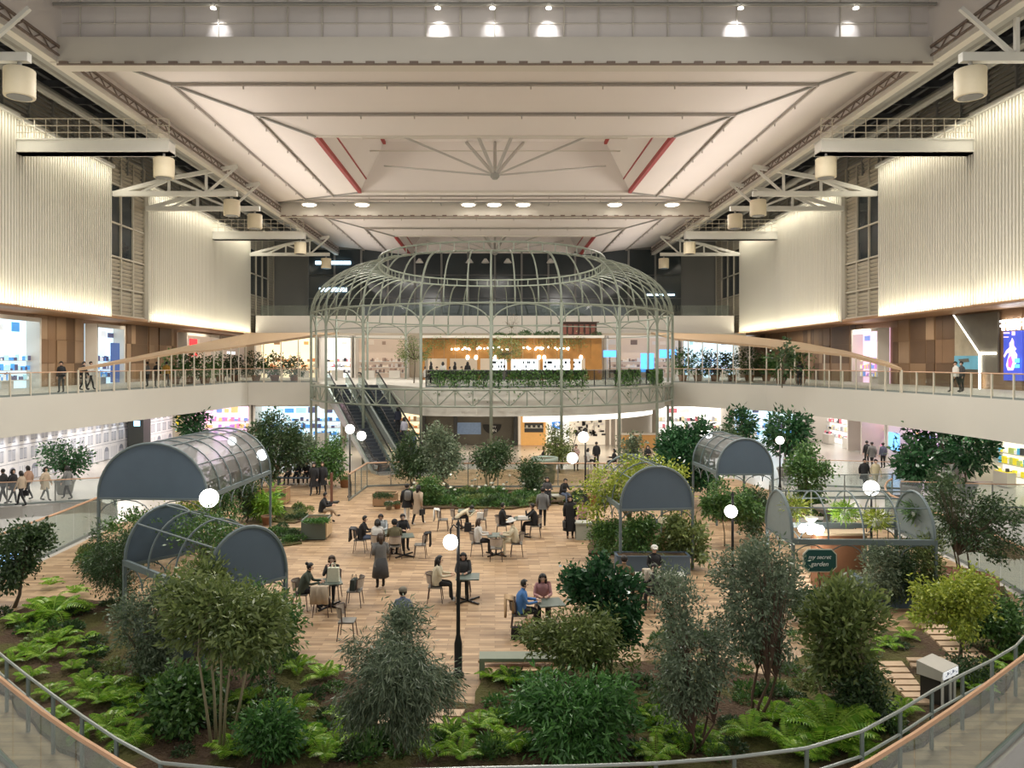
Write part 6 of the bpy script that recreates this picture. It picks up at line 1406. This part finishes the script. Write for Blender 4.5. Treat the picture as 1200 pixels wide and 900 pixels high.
chair(V2(g(407,748)),R_,'dark cafe chair peeking out beside the weeping tree')
# --- walkway people, left
for px,py,rz,top,bot,coat,lab,kw in ((4,590,L_,DG,BK,None,'person in dark jacket striding below the mural',{}),(15,590,R_,BK,BK,.7,'person in black coat among the walkers below the mural',{}),(25,593,L_,TN,BK,None,'person in tan jacket carrying a black bag below the mural',{'bag':BK}),(33,585,L_,(.42,.26,.18),BK,None,'person in brown padded jacket below the mural',{'coat_col':(.42,.26,.18)}),(53,587,R_,BG,GY,.6,'person in long beige coat with wide grey trousers below the mural',{'coat_col':BG}),(79,585,L_,GY,BK,.75,'person in grey coat striding towards the potted bonsai',{'coat_col':GY})):
    person(lab,V2(g(px,py)),rz,'walk',top,bot,BK,coat=coat,style='bob' if px%2 else 'short',**kw)
# --- walkway people, right
for px,py,rz,top,bot,coat,lab,pose in ((1016,546,UP,BK,BK,None,'person in black shopping at the white shop','stand'),(1022,548,UP,GY,BK,.7,'person with white top and dark backpack by the white shop','walk'),(1035,549,UP,(.10,.11,.17),BK,None,'man in blue-grey shirt and cap before the white shop','stand'),(1060,551,UP,(.35,.37,.36),BK,None,'person in pale grey shirt near the pink shop','stand'),(1013,574,DN,BK,BK,.6,'person in black walking past the curved stair rail','walk'),(1026,575,DN,(.5,.43,.28),(.4,.35,.25),None,'person in cream jacket walking past the curved stair rail','walk')):
    person(lab,V2(g(px,py)),rz,pose,top,bot,BK,coat=coat)
# --- escalator riders
d = Vector((-.5,.866,0)).normalized()
for k,(s_,top,bot,lab) in enumerate(((2.2,BK,JN,'escalator rider in black coat with jeans and blue bag'),(3.6,(.35,.35,.42),BK,'escalator rider in pale jacket'),(4.8,NV,BK,'escalator rider in dark jacket near the top'))):
    i = int((s_-1.0)/((10.6-1.4)/26)); z = ZG*(i+1)/26; p = Vector((-4.2,45.9,0))+d*(1.0+(i+.5)*(10.6-1.4)/26)
    person(lab,(p.x,p.y,z),math.atan2(d.y,d.x)-PI/2,'stand',top,bot,BK,coat=.8 if k==0 else None,backpack=(.05,.09,.25) if k==0 else None,style='bob' if k else 'long')
person('woman in pink floral top standing at the escalator foot',V2(g(493,561)),L_,'hold',(.5,.28,.2),BK,style='long')
# --- cafe terrace below the disc
for i,(px,py,rz,pose,top,lab) in enumerate(((637,548,R_,'sit','k','diner with dark hair at the terrace by the wood cabinet'),(651,547,L_,'sit','k','diner facing the wood cabinet on the terrace'),(675,552,DN,'hold','p','waiter in black and pink standing on the terrace'),(689,549,R_,'sit','w','diner in white on the terrace'),(699,548,UP,'stand','k','man in dark shirt standing on the terrace'),(720,550,L_,'sit','k','diner in black sitting by the service counter'),(745,545,R_,'sit','k','diner in dark top right of the service counter'),(759,545,DN,'sit','k','second diner right of the service counter'),(741,533,DN,'stand','w','staff in white behind the service counter'))):
    q = g(px,py); person(lab,(q.x,q.y,0),rz,pose,{'k':BK,'w':WH,'p':(.5,.35,.33)}[top],BK,style='bob' if i%2 else 'short')
    if pose.startswith('sit'): chair((q.x,q.y,0),rz,'terrace chair under a diner by the cafe','terrace chairs')
# --- gallery people (second floor)
def gal(px, Y, z=ZG): return ((px-CX)*Y/F, Y, z)
for px,Y,rz,pose,top,bot,lab,kw in ((72,40.5,DN,'stand',BK,DG,'man in black standing at the gallery rail above the mural',{}),(98,44,R_,'walk',BK,BK,'person in black walking on the gallery by the shop entrance',{'coat':.7}),(106,45,R_,'walk',WH,BK,'person in white and black on the gallery by the shop entrance',{}),(173,50,L_,'stand',GY,BK,'person in grey on the gallery under the canopy start',{}),(184,50.5,UP,'stand',BK,DG,'person in black among gallery shoppers under the canopy',{}),(195,51,UP,'stand',(.45,.26,.04),BK,'person in mustard jacket on the gallery under the canopy',{'coat_col':(.45,.26,.04)}),(1120,41,L_,'walk',WH,BK,'person in white at the gallery mural',{}),(1127,41.5,L_,'stand',DG,BK,'person with pushchair near the lake mural',{}),(937,52,UP,'stand',BK,BK,'person in black beside the large-leaved gallery tree',{})):
    person(lab,gal(px,Y),rz,pose,top,bot,BK,**kw)
for i,px in enumerate((498,505,512,519,527,533,541,548)):
    Y = (58,60,57,61,56.5,59,60.5,58)[i]; sit = i%2==0
    q = gal(px,Y); person('diner in dark clothes on the disc before the cafe box' if i%3 else 'diner in white shirt on the disc before the cafe box',q,(R_,L_,DN,UP)[i%4],'sit' if sit else 'stand',BK if i%3 else WH,BK,style='long' if i%2 else 'short',group='disc diners dark' if i%3 else 'disc diners white')
    if sit: chair(q,(R_,L_,DN,UP)[i%4],'terrace chair on the disc before the cafe box','disc chairs')
